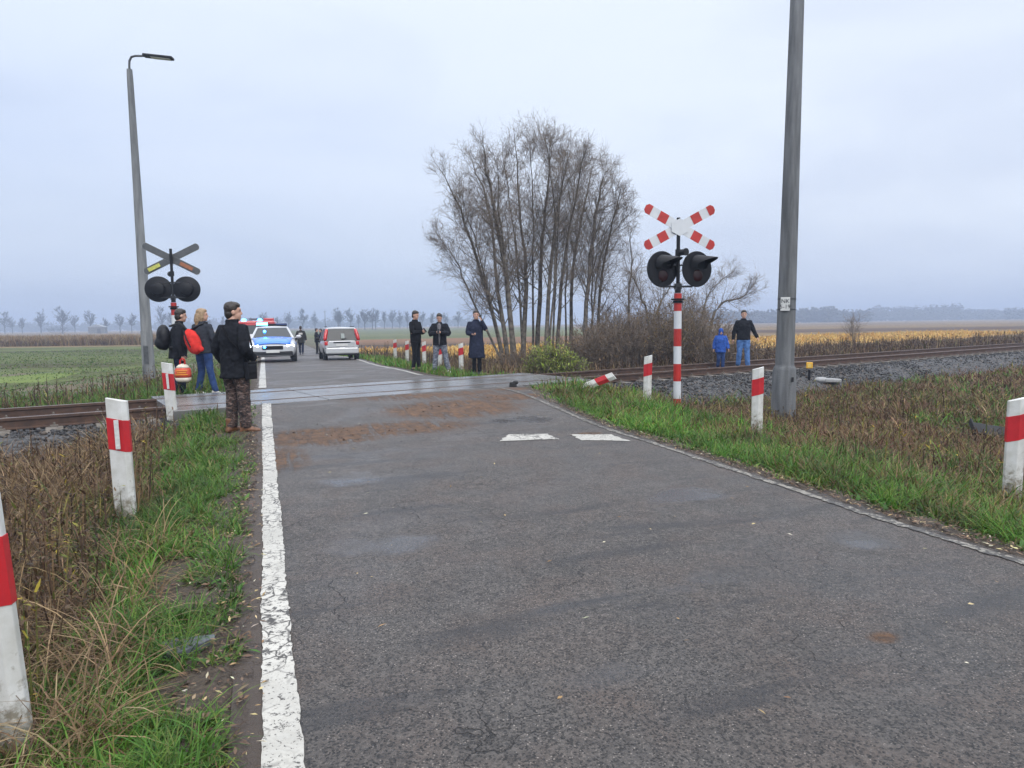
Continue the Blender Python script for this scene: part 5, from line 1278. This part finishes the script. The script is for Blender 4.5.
# near side of the rails towards the right: low mixed growth
mm = 130000; t = 13 + rng.exponential(16, mm); n = NC - 2.25 - rng.uniform(0, 14.5, mm); x, y = from_tn(t, n); r = np.hypot(x, y); e = excess(x, y); kk = (e > 2.4) & (y > 2)
t, n, x, y, r = (a[kk] for a in (t, n, x, y, r)); mm = len(x); gm = vnoise(x, y, .35, 67)*.7 + vnoise(x, y, 1.4, 68)*.3
cc = np.where((gm > .56)[:, None], pick(mm, OLIVE[:3] + GREEN[:3]), np.where((gm > .44)[:, None], pick(mm, DARK + OLIVE[2:3]), pick(mm, TAN[1:3] + DARK[1:3] + [(.15, .075, .045), (.12, .06, .038), (.17, .095, .055)])))
cc = cc*(.6 + .8*vnoise(x, y, .9, 46))[:, None]; add(dead, x, y, rng.uniform(.08, .30, mm)*(.5 + .8*vnoise(x, y, .7, 45)), .003 + .0010*r, rng.uniform(0, .9, mm), rng.uniform(.3, 2.2, mm), cc)
for nm, lst, mt in (('grass', green, 'grass'), ('dead_grass', dead, 'dead'), ('dry_weeds', weeds, 'dead')):
    V, F, C = joinG(lst)
    o = np_mesh(nm, V, F, M[mt], C, kind='stuff')
# crops far off: standing dry maize on the left, golden asparagus
mm = 60000; x = rng.uniform(-150, -32, mm); y = 80 + 16*rng.random(mm)**1.5 - (x + 40)*.02
V, F, C = blade_geo(np.stack([x, y, np.full(mm, -.42)], 1), rng.uniform(.9, 1.5, mm), rng.uniform(.05, .12, mm), rng.uniform(0, 6.3, mm), rng.uniform(0, .2, mm), rng.uniform(.1, 1.2, mm), pick(mm, [(.26, .18, .10), (.20, .13, .075), (.16, .11, .065), (.30, .22, .13)]), 3)
np_mesh('dry_maize', V, F, M['dead'], C, kind='stuff')
def inpoly(x, y, P):
    k = np.zeros(len(x), bool); j = len(P)-1
    for i_ in range(len(P)):
        a, b = P[i_], P[j]; c_ = ((a[1] > y) != (b[1] > y)) & (x < (b[0]-a[0])*(y-a[1])/(b[1]-a[1]+1e-9) + a[0]); k ^= c_; j = i_
    return k
mm = 130000; x = rng.uniform(-18, 68, mm); y = rng.uniform(33, 102, mm); kk = inpoly(x, y, [(-6, 36), (10, 44), (40, 64), (66, 84), (62, 99), (20, 73), (-13, 53)]); x, y = x[kk], y[kk]; mm = len(x)
row = np.abs(((x*.47 - y*.88)/1.6) % 1 - .5); kk = row < .45; x, y = x[kk], y[kk]; mm = len(x)
V, F, C = blade_geo(np.stack([x, y, np.full(mm, -.40)], 1), rng.uniform(.12, .48, mm)*(.5 + vnoise(x, y, .3, 43)), rng.uniform(.05, .11, mm), rng.uniform(0, 6.3, mm), rng.uniform(0, 1.1, mm), rng.uniform(.1, 1.5, mm), pick(mm, [(.52, .32, .08), (.45, .27, .06), (.55, .37, .12), (.36, .21, .055), (.40, .30, .10)]), 2)
np_mesh('asparagus_plants', V, F, M['dead'], C, kind='stuff')
# fallen leaves
def leaves(name, x, y, z, size, pal):
    n = len(x); a = rng.uniform(0, 2*PI, n); d = np.stack([np.cos(a), np.sin(a), rng.normal(0, .18, n)], 1)*size[:, None]; p = np.stack([-np.sin(a), np.cos(a), rng.normal(0, .25, n)], 1)*(size*rng.uniform(.22, .4, n))[:, None]
    c = np.stack([x, y, z], 1); V = np.stack([c - d, c + p - d*.1, c + d, c - p - d*.1], 1); V[:, 1, 2] += size*.12; V[:, 3, 2] += size*.10
    return np_mesh(name, V.reshape(-1, 3), (np.arange(4)[None] + (np.arange(n)*4)[:, None]), M['leaf'], np.repeat(pick(n, pal), 4, 0), smooth=False, kind='stuff')
LP = [(.45, .36, .18), (.36, .24, .11), (.20, .12, .06), (.13, .08, .05), (.50, .46, .33), (.10, .06, .04), (.24, .17, .10)]
n = 2600; ss_ = rng.uniform(1.2, 12, n)**1.; sd = rng.random(n) < .5
ll = np.where(sd, -.05 - np.abs(rng.normal(.25, .3, n)), redge(ss_) + .02 + np.abs(rng.normal(.1, .22, n))); x, y = from_sl(ss_, ll)
z = np.maximum(zground(x, y), np.where(excess(x, y) < 0.05, zroad(ss_) + .008, -9)) + rng.uniform(.004, .02, n)
leaves('fallen_leaves', x, y, z, rng.uniform(.008, .024, n), LP)
n = 5200; ss_ = rng.uniform(1.2, 10, n); ll = np.where(rng.random(n) < .65, -.12 - np.abs(rng.normal(.2, .35, n)), redge(ss_) + .02 + np.abs(rng.normal(.08, .16, n))); x, y = from_sl(ss_, ll); leaves('leaf_litter', x, y, np.maximum(zground(x, y), np.where(excess(x, y) < .05, zroad(ss_) + .008, -9)) + rng.uniform(.0, .018, n), rng.uniform(.010, .030, n), [(.11, .065, .04), (.075, .045, .03), (.15, .09, .055), (.05, .032, .022), (.19, .13, .08)])
n = 75; ss_ = rng.uniform(1.3, 11, n); ll = rng.uniform(.2, 4.2, n); x, y = from_sl(ss_, ll); leaves('road_leaves', x, y, zroad(ss_) + .016, rng.uniform(.010, .022, n), LP[:3] + LP[4:5])

# ------------------------------------------------------------------ trees
def tubes3(P, R, sides=3):
    """P (N,K,3) polylines, R (N,K) radii"""
    N_, K = P.shape[:2]; D = np.gradient(P, axis=1); D /= np.linalg.norm(D, axis=2, keepdims=True) + 1e-9
    ref = np.where(np.abs(D[..., 2:3]) > .8, np.array([1., 0, 0]), np.array([0, 0, 1.])); A = np.cross(D, ref); A /= np.linalg.norm(A, axis=2, keepdims=True) + 1e-9; B = np.cross(D, A)
    V = np.stack([P + (A*math.cos(2*PI*q/sides) + B*math.sin(2*PI*q/sides))*R[..., None] for q in range(sides)], 2)   # N,K,S,3
    f = np.array([(i_*sides + q, i_*sides + (q+1) % sides, (i_+1)*sides + (q+1) % sides, (i_+1)*sides + q) for i_ in range(K-1) for q in range(sides)])
    F = (f[None] + (np.arange(N_)*K*sides)[:, None, None]).reshape(-1, 4)
    return V.reshape(-1, 3), F
def perp(D, r_):
    v = r_.normal(0, 1, D.shape); v -= D*np.sum(v*D, -1, keepdims=True); return v/(np.linalg.norm(v, axis=-1, keepdims=True) + 1e-9)
def spawn(P, R, per, f0, f1, ang, length, rfac, K, r_, up=.35, wob=.10, rmin=0.):
    """children along polylines P; returns their polylines and radii"""
    N_, K0 = P.shape[:2]; idx = np.repeat(np.arange(N_), per); m = len(idx); f = f0 + (f1 - f0)*r_.random(m); g = f*(K0-1); i_ = np.minimum(g.astype(int), K0-2); w = (g - i_)[:, None]
    base = P[idx, i_]*(1-w) + P[idx, i_+1]*w; D = P[idx, i_+1] - P[idx, i_]; D /= np.linalg.norm(D, axis=1, keepdims=True) + 1e-9
    rb = R[idx, i_]*(1-w[:, 0]) + R[idx, i_+1]*w[:, 0]
    a = r_.normal(ang, .18, m)[:, None]; d = D*np.cos(a) + perp(D, r_)*np.sin(a); d /= np.linalg.norm(d, axis=1, keepdims=True)
    Ln = length(f, idx)*r_.uniform(.55, 1.25, m); pts = [base]; c = base
    for k_ in range(1, K):
        d = d + np.array([0, 0, up/K]) + r_.normal(0, wob, (m, 3)); d /= np.linalg.norm(d, axis=1, keepdims=True)
        c = c + d*(Ln/(K-1))[:, None]; pts.append(c)
    r0 = np.maximum(rb*rfac, rmin*1.3); rr = r0[:, None]*np.linspace(1, .25, K)[None]; rr = np.maximum(rr, rmin)
    return np.stack(pts, 1), rr, Ln
def smooth_line(pts, K):
    pts = np.array(pts, float); n = len(pts); t = np.linspace(0, n-1, K); out = []
    for q in t:
        i_ = min(int(q), n-2); f = q - i_; p0, p1, p2, p3 = pts[max(i_-1, 0)], pts[i_], pts[i_+1], pts[min(i_+2, n-1)]
        out.append(.5*((2*p1) + (-p0+p2)*f + (2*p0-5*p1+4*p2-p3)*f*f + (-p0+3*p1-3*p2+p3)*f**3))
    return np.array(out)
def bare_tree(label, lines, seed, nb=26, ns=8, nt=6, blen=.33, twig=.0034, group=None, cat='tree', name='bare_tree', f0=.22, ang=.72, leafcol=None, origin=None):
    """lines: [(points, r0)] trunks in world space"""
    r_ = np.random.default_rng(seed); o0 = Vector(origin) if origin else Vector(lines[0][0][0]); e = empty(name, o0, label, cat, group)
    TV = []; TF = []; CV = []; CF = []; k = kc = 0; ends = []
    for pts, r0 in lines:
        K = 14; P = smooth_line(pts, K); P[1:] += r_.normal(0, .035, (K-1, 3))*np.linspace(.3, 1, K-1)[:, None]; Lg = np.linalg.norm(np.diff(P, axis=0), axis=1).sum()
        R = r0*.82*(1 - np.linspace(0, 1, K))**1.05 + .008; R[0] *= 1.25
        v, f = tubes3(P[None], R[None], 8); TV.append(v); TF.append(f + k); k += len(v)
        B, RB, LB = spawn(P[None], R[None], nb, f0, .93, ang, lambda f, i_: Lg*blen*(1.10 - f)*.8 + .45, .30, 7, r_, .62, .10, .0055); RB = np.minimum(RB, .026)
        big = RB[:, 0] > .013
        v, f = tubes3(B, RB, 5); TV.append(v); TF.append(f + k); k += len(v)
        S, RS, LS = spawn(B, RB, ns, .15, 1., .85, lambda f, i_: LB[i_]*.46*(1.25 - f*.6), .6, 5, r_, .22, .16, twig)
        # shoots straight off the trunk too
        S2, RS2, LS2 = spawn(P[None], R[None], nb, .3, 1., .8, lambda f, i_: .55 + .5*(1-f), .3, 5, r_, .5, .13, twig)
        S = np.concatenate([S, S2]); RS = np.concatenate([RS, RS2]); LS = np.concatenate([LS, LS2])
        T_, RT_, LT = spawn(S, RS, nt, .1, 1., .8, lambda f, i_: LS[i_]*.5 + .08, .7, 4, r_, .12, .2, twig*.75)
        for a, b in ((S, RS), (T_, RT_)):
            v, f = tubes3(a, np.minimum(b, .0075), 3); CV.append(v); CF.append(f + kc); kc += len(v)
        ends.append(T_[:, -1])
    off = np.array(o0)
    np_mesh('trunk', np.concatenate(TV) - off, np.concatenate(TF), M['bark'], parent=e)
    np_mesh('crown', np.concatenate(CV) - off, np.concatenate(CF), M['twig'], parent=e)
    if leafcol:
        pts = np.concatenate(ends); q = pts[r_.random(len(pts)) < leafcol[1]]; n = len(q)
        V, F, C = blade_geo(q - off, rng.uniform(.04, .09, n), rng.uniform(.02, .04, n), rng.uniform(0, 6.3, n), rng.uniform(.5, 2.2, n), rng.uniform(0, .8, n), pick(n, leafcol[0]), 2)
        np_mesh('leaves', V, F, M['dead'], C, parent=e)
    return e
def wl(pp, Y, dY, r_):
    """pixel trace of a trunk at depth Y, drifting by dY from foot to tip"""
    n = len(pp); q = [at(px, py, Y + dY*i_/(n-1)) for i_, (px, py) in enumerate(pp)]
    q[0].z = zg(q[0].x, q[0].y) - .1
    return [tuple(v) for v in q]
TG = 'bare trees of the clump behind the crossing'
TR = [  # label, traces, depth, drift, radius
    ('bare tree fanning out farthest to the left of the clump, curved thin trunk', [[(507, 366), (486, 290), (462, 215), (440, 168)]], 27, -2.0, .12),
    ('bare tree second from the left in the clump, leaning left with a stout dark trunk', [[(510, 367), (500, 305), (489, 210), (468, 152)], [(508, 366), (475, 305), (456, 262), (436, 232)]], 28, 1., .15),
    ('bare tree third from the left in the clump, tall and only slightly leaning left', [[(516, 367), (505, 270), (490, 190), (482, 138)]], 26.5, -.5, .16),
    ('tallest bare tree in the middle of the clump, straight trunk reaching highest', [[(522, 366), (526, 280), (520, 215), (514, 128)], [(524, 362), (516, 250), (503, 148)]], 28.5, 1.2, .16),
    ('bare tree just right of the tallest one, trunk bowed to the right', [[(536, 364), (541, 265), (546, 200), (551, 136)]], 29, -.5, .15),
    ('bare tree right of the middle of the clump, straight slim trunk forking low', [[(545, 362), (551, 260), (563, 185), (570, 152)], [(546, 345), (556, 250), (549, 160), (545, 138)]], 27.5, 1.5, .13),
    ('bare tree fourth from the right in the clump, leaning right over the green bush', [[(556, 362), (562, 280), (576, 195), (586, 148)]], 28.5, -1., .12),
    ('bare tree third from the right in the clump, with a trunk of even thickness', [[(570, 362), (573, 270), (584, 205), (595, 156)]], 30, 1.5, .12),
    ('bare tree second from the right in the clump, strongly branched and leaning right', [[(584, 364), (589, 270), (600, 190), (608, 168)], [(588, 330), (600, 260), (630, 212)]], 28, 1., .14),
    ('bare tree at the right end of the clump, lower with a wide crown', [[(598, 362), (600, 290), (612, 225), (622, 185)]], 30, -2., .11)]
EXT = {0: [(505, 367), (490, 300), (474, 240), (462, 190)], 2: [(513, 366), (508, 290), (500, 215), (497, 160)], 4: [(533, 365), (533, 280), (533, 205), (530, 140)], 6: [(552, 363), (555, 285), (560, 205), (562, 165)], 7: [(566, 362), (566, 285), (571, 215), (577, 165)], 9: [(594, 362), (592, 290), (594, 235), (596, 195)]}
for i_, (lb, tr_, Y, dY, r0) in enumerate(TR):
    if i_ in EXT: tr_ = tr_ + [EXT[i_]]
    bare_tree(lb, [(wl(q, Y, dY, None), r0*(.88 if j == 0 else .42)) for j, q in enumerate(tr_)], 100+i_, group=TG, nb=30, ns=8, nt=6)
TG2 = 'thin trees and scrub right of the clump'
bare_tree('thin upright bare tree in the scrub, left of the striped mast', [(wl([(629, 360), (629, 300), (632, 262), (630, 228)], 29, 0, None), .07)], 130, 20, 7, 5, .3, group=TG2)
bare_tree('low forked bare tree in the scrub just left of the striped mast', [(wl([(650, 360), (649, 325), (640, 295), (628, 268)], 27, -1, None), .09), (wl([(650, 350), (655, 318), (668, 290), (676, 262)], 27, 1, None), .08)], 131, 16, 7, 5, .35, group=TG2)
bare_tree('bare tree with a long arching branch above the heads of the two walkers', [(wl([(708, 352), (712, 318), (725, 302), (745, 296), (757, 278)], 27, 0, None), .075), (wl([(705, 352), (702, 318), (712, 290), (735, 272)], 27.5, 1, None), .06)], 132, 18, 6, 5, .26, group=TG2, f0=.35)
def shrub(label, px, py, Y, w, h, n, seed, leafcol=None, mtwig='twig', group=TG2, name='shrub', nt=6):
    r_ = np.random.default_rng(seed); p = at(px, py, Y); zb = zg(p.x, p.y); e = empty(name, (p.x, p.y, zb), label, 'shrub', group)
    a = r_.uniform(0, 2*PI, n); rr = np.sqrt(r_.random(n)); tip = np.stack([rr*np.cos(a)*w/2, rr*np.sin(a)*w/2, h*(1 - .55*rr**2)*r_.uniform(.6, 1.08, n)], 1); b = tip*np.array([.35, .35, 0]); b[:, 2] = -.1
    mid = b*.5 + tip*.5 + np.stack([np.zeros(n), np.zeros(n), .18*h*np.ones(n)], 1) + r_.normal(0, .08, (n, 3)); f = np.linspace(0, 1, 6)[None, :, None]
    P = b[:, None]*(1-f)**2 + 2*mid[:, None]*f*(1-f) + tip[:, None]*f**2; R = np.repeat((.016*np.linspace(1, .3, 6))[None], n, 0)
    S, RS, LS = spawn(P, R, 7, .25, 1., .7, lambda f, i_: .20*h + .2, .6, 5, r_, .3, .18, .006); T_, RT_, LT = spawn(S, RS, nt, .2, 1., .7, lambda f, i_: LS[i_]*.5, .7, 4, r_, .2, .2, .005)
    v, f1 = tubes3(P, R, 4); np_mesh('stems', v, f1, M[mtwig], parent=e)
    G = [tubes3(S, RS), tubes3(T_, RT_)]; np_mesh('twigs', np.concatenate([G[0][0], G[1][0]]), np.concatenate([G[0][1], G[1][1] + len(G[0][0])]), M[mtwig], parent=e)
    if leafcol:
        q = np.concatenate([T_[:, -1], T_[:, 2], S[:, -1], S[:, 3]]); q = q[r_.random(len(q)) < leafcol[1]]; m = len(q)
        V, F, C = blade_geo(q, rng.uniform(*leafcol[2], m), rng.uniform(*leafcol[3], m), rng.uniform(0, 6.3, m), rng.uniform(.2, 2., m), rng.uniform(0, .8, m), pick(m, leafcol[0], .3), 2)
        np_mesh('leaves', V, F, M['grass'], C, parent=e)
    return e
BR = ([(.17, .10, .045), (.12, .072, .035), (.22, .13, .05)], .40, (.04, .08), (.02, .04)); OC = ([(.20, .14, .04), (.16, .10, .035), (.11, .09, .03), (.25, .15, .045)], .8, (.04, .08), (.02, .045))
for i_, (lb, px, Y, w, h, lc) in enumerate([
    ('brown leafless shrub behind the rails, right of the green bush', 592, 24.5, 2.0, 1.5, BR), ('dark brown shrub behind the rails, above the fallen post', 613, 25.5, 2.1, 2.0, BR),
    ('dense brown shrub behind the upright post left of the striped mast', 637, 25, 2.2, 2.2, BR), ('shrub with a few ochre leaves directly behind the striped mast', 664, 25.5, 2.2, 2.5, OC),
    ('ochre leaved shrub rising right of the striped mast', 690, 26, 2.2, 2.9, OC), ('brown shrub left of the child on the track', 706, 25, 1.8, 1.9, BR),
    ('low grey brown shrub behind the two walkers on the track', 735, 28, 1.8, 1.2, BR), ('tall thin brown shrub at the back between the clump and forked tree', 617, 29, 3.0, 3.0, BR),
    ('tall brown shrub behind the black lamp discs of the striped mast', 676, 29.5, 3.0, 3.2, BR), ('low brown bramble at the foot of the clump trunks', 528, 25.5, 2.4, 1.0, BR),
    ('low brown bramble between the clump and the green bush', 575, 26.5, 2.4, 1.3, BR)]):
    shrub(lb, px, 370, Y, w, h, 40, 200+i_, lc)
shrub('rounded yellow green leafy bush behind the rails at the foot of the clump', 551, 371, 20.6, 1.4, .98, 90, 230, ([(.24, .31, .05), (.30, .37, .06), (.19, .25, .04), (.36, .36, .09), (.13, .17, .03)], 1.1, (.07, .15), (.018, .034)), nt=9, group=None, name='green_bush')
shrub('thin leafless sapling standing above the weeds right of the concrete pole', 854, 333, 45, 1.0, 2.6, 12, 231, None, group=None, name='sapling', nt=3)

# far row of trees along a road: six kinds, copied
FG = 'far row of bare roadside trees'
def far_tree(seed):
    r_ = np.random.default_rng(seed); H = 11.; tr_ = np.array([[(0, 0, -.2), (.1*r_.normal(), .1, H*.3), (.2*r_.normal(), .2, H*.55), (.3*r_.normal(), .1, H*.9)]]); P = np.stack([smooth_line(tr_[0], 8)]); R = np.linspace(.26, .06, 8)[None]
    f0 = r_.uniform(.18, .40)
    B, RB, LB = spawn(P, R, 26, f0, 1., .75, lambda f, i_: H*.36*(1.15 - .55*f), .6, 6, r_, .7, .12, .05); S, RS, LS = spawn(B, RB, 7, .3, 1., .6, lambda f, i_: LB[i_]*.45, .7, 4, r_, .4, .15, .04); T_, RT_, _ = spawn(S, RS, 5, .2, 1., .6, lambda f, i_: LS[i_]*.5, .7, 3, r_, .2, .2, .03)
    G = [tubes3(P, R, 6), tubes3(B, RB, 4), tubes3(S, RS), tubes3(T_, RT_)]; V = []; F = []; k = 0
    for v, f in G: V.append(v); F.append(f+k); k += len(v)
    return np.concatenate(V), np.concatenate(F)
variants = []
ORD = ['first', 'second', 'third', 'fourth', 'fifth', 'sixth', 'seventh', 'eighth', 'ninth', 'tenth', 'eleventh', 'twelfth', 'thirteenth', 'fourteenth', 'fifteenth', 'sixteenth', 'seventeenth', 'eighteenth', 'nineteenth', 'twentieth']
ROWS = [([(6, 21), (14, 18), (23, 20), (40, 22), (63, 25), (74, 20), (89, 20), (104, 15), (119, 17), (133, 19)], 'far bare tree, %s from the left edge in the row left of the lamp post'),
        ([(163, 21), (172, 18), (205, 17), (222, 17)], 'far bare tree in haze, %s right of the lamp post, behind the onlookers'),
        ([(249, 16), (265, 19), (276, 18), (288, 21), (303, 19), (316, 16)], 'far bare tree in haze, %s from the left above the two cars'),
        ([(336, 17), (341, 20), (352, 22), (358, 18), (365, 18), (371, 20), (376, 21), (386, 19), (394, 16), (401, 17), (408, 17)], 'far bare tree, %s from the left in the row right of the silver hatchback'),
        ([(424, 18), (433, 17), (446, 16), (458, 15), (640, 14), (655, 12)], 'far bare tree in haze, %s from the left behind the near clump of trees')]
for row, lb in ROWS:
    for i_, (px, hp) in enumerate(row):
        hp *= random.uniform(.85, 1.2); px += random.uniform(-2, 2)
        Y = 370 + 40*math.sin(px*1.7); q = at(px, 331, Y); sc = hp*Y/680/11*random.uniform(.84, .98)
        if len(variants) < 6:
            v, f = far_tree(300 + len(variants)); o = np_mesh('roadside_tree', v, f, M['far_bark']); variants.append(o); c = o; o.location = (q.x, q.y, -.4); o.scale = (sc,)*3; o.rotation_euler.z = random.uniform(0, 6)
        else: c = copy_thing(random.choice(variants), (q.x, q.y, -.4), random.uniform(0, 6), sc)
        tag(c, lb % ORD[i_], 'tree', FG)
q = at(325.5, 330, 330); mb = MB(); mb.tube([(0, 0, -.3), (0, 0, 9.5)], [.16, .11], 8); mb.tube([(-.8, 0, 9.0), (.8, 0, 9.0)], .06, 6); o = mb.build('far_pole', M['far_bark']); o.location = (q.x, q.y, -.4); tag(o, 'thin far pole among the hazy trees above the silver hatchback', 'pole')
shrub('hazy low bushy mound below the far tree row near the left edge', 58, 331, 345, 14, 5., 60, 240, None, 'far_bark', None, 'far_bush')
# woods on the horizon: too many to count
P = []; S_ = []; HH = []
def wood(a0, a1, Y0, Y1, h0, h1, n):
    for _ in range(n):
        px = random.uniform(a0, a1); Y = random.uniform(Y0, Y1); q = ray(px, 330)*Y; hh = random.uniform(h0, h1)*(.8 + .4*float(vnoise(q.x, q.y, .02, 71)))
        for j in range(9):
            f = random.random(); P.append((q.x + random.gauss(0, 1.6), q.y + random.gauss(0, 1.6), -.4 + hh*(.12 + .85*f))); S_.append((2.6 - 1.7*f)*random.uniform(.7, 1.2))
wood(-120, 480, 760, 860, 9, 14, 750); wood(600, 800, 760, 860, 9, 13, 260); wood(690, 835, 520, 580, 9, 12.5, 420); wood(820, 868, 530, 600, 5, 10, 110); wood(840, 1180, 700, 780, 8, 12, 560); wood(868, 960, 690, 760, 12.5, 16.5, 260); wood(950, 1000, 700, 760, 8, 12, 90); wood(1005, 1100, 620, 660, 9, 13, 140)
gg = rng.uniform(.7, 1.3, (len(P), 1))*np.array([[.045, .045, .033]])
o = stones('forest', np.array(P), np.array(S_), gg, veg_mat('far_woods', 0, .9), 9)
# ------------------------------------------------------------------ sky, light, haze, render settings
w = bpy.data.worlds.new('World'); scene.world = w; w.use_nodes = True; N, L = w.node_tree.nodes, w.node_tree.links
bg = N['Background']; SUN_EL, SUN_AZ = rad(42), rad(150)
sky = N.new('ShaderNodeTexSky'); sky.sky_type = 'NISHITA'; sky.sun_disc = False; sky.sun_elevation = SUN_EL; sky.sun_rotation = SUN_AZ; sky.air_density = 1.5; sky.dust_density = 4
tc = N.new('ShaderNodeTexCoord'); sp = N.new('ShaderNodeSeparateXYZ'); L.new(tc.outputs['Generated'], sp.inputs[0])
X_, Z_ = sp.outputs[0], sp.outputs[2]
# overcast deck: brighter overhead than at the horizon, soft bands of cloud
def ramp(v, stops):
    cr = N.new('ShaderNodeValToRGB'); L.new(v, cr.inputs[0]); cr.color_ramp.interpolation = 'EASE'
    el = cr.color_ramp.elements; el[0].position = stops[0][0]; el[0].color = (*stops[0][1], 1); el[1].position = stops[-1][0]; el[1].color = (*stops[-1][1], 1)
    for p_, c_ in stops[1:-1]: e_ = el.new(p_); e_.color = (*c_, 1)
    return cr.outputs[0]
sk = SKY_GAIN = 10.0
grad = ramp(Z_, [(0., (.43, .51, .66)), (.10, (.47, .56, .74)), (.22, (.57, .66, .85)), (.36, (.70, .78, .92)), (.55, (.86, .90, .96)), (1., (1., 1., 1.))])
mp = N.new('ShaderNodeMapping'); mp.inputs['Scale'].default_value = (1.0, 1.0, 3.2); mp.inputs['Location'].default_value = (.3, .1, .2); L.new(tc.outputs['Generated'], mp.inputs[0])
cl = nz(N, L, mp.outputs[0], 1.9, 5, .5, .5)
side = rng_(N, L, X_, -.55, .45, 0., 1.)
side = mnode(N, L, 'MULTIPLY', side, rng_(N, L, Z_, -.02, .15, .25, 1.))
f = mnode(N, L, 'ADD', mnode(N, L, 'MULTIPLY', mnode(N, L, 'SUBTRACT', cl, .5), 1.15), mnode(N, L, 'MULTIPLY', side, .75), False)
lightc = cmix(N, L, rng_(N, L, f, -.1, .85), grad, (.79, .855, .96))
darkf = rng_(N, L, cl, .50, .32, 0., .22)
deck = cmix(N, L, darkf, lightc, (.46, .52, .68))
# overhead the deck is much brighter (outside the frame)
zen = N.new('ShaderNodeVectorMath'); zen.operation = 'SCALE'; L.new(deck, zen.inputs[0]); L.new(mnode(N, L, 'MULTIPLY', rng_(N, L, Z_, .42, .9, 1., 2.4), 1.), zen.inputs['Scale'])
g10 = N.new('ShaderNodeVectorMath'); g10.operation = 'SCALE'; g10.inputs['Scale'].default_value = sk; L.new(zen.outputs[0], g10.inputs[0])
L.new(cmix(N, L, .93, sky.outputs[0], g10.outputs[0]), bg.inputs['Color']); bg.inputs['Strength'].default_value = .1
sd = bpy.data.lights.new('sun', 'SUN'); sd.energy = 1.4; sd.angle = rad(35); sd.color = (1., .97, .93); so_ = bpy.data.objects.new('sun', sd); COL.objects.link(so_)
dirv = Vector((math.sin(SUN_AZ)*math.cos(SUN_EL), math.cos(SUN_AZ)*math.cos(SUN_EL), math.sin(SUN_EL)))
so_.rotation_euler = dirv.to_track_quat('Z', 'Y').to_euler()
# haze
hm = bpy.data.materials.new('haze'); hm.use_nodes = True; N, L = hm.node_tree.nodes, hm.node_tree.links; N.remove(N['Principled BSDF'])
pv = N.new('ShaderNodeVolumePrincipled'); pv.inputs['Color'].default_value = (.50, .60, .80, 1); pv.inputs['Density'].default_value = .0015; pv.inputs['Anisotropy'].default_value = 0.
L.new(pv.outputs[0], N['Material Output'].inputs['Volume'])
mb = MB(); mb.box((0, 690, 14.2), (3500, 1560, 31.6)); hz_ = mb.build('haze', hm); hz_['kind'] = 'stuff'
scene.render.engine = 'CYCLES'; cy = scene.cycles; cy.use_denoising = True; cy.max_bounces = 6; cy.diffuse_bounces = 3; cy.glossy_bounces = 3; cy.transmission_bounces = 3; cy.volume_bounces = 1; cy.transparent_max_bounces = 6
cy.use_adaptive_sampling = True; cy.adaptive_threshold = .02; cy.sample_clamp_indirect = 8
try: cy.denoiser = 'OPENIMAGEDENOISE'; cy.denoising_input_passes = 'RGB_ALBEDO_NORMAL'
except Exception: pass
vs_ = scene.view_settings; vs_.view_transform = 'Standard'; vs_.look = 'None'; vs_.exposure = .28; vs_.gamma = 1.; vs_.use_curve_mapping = False
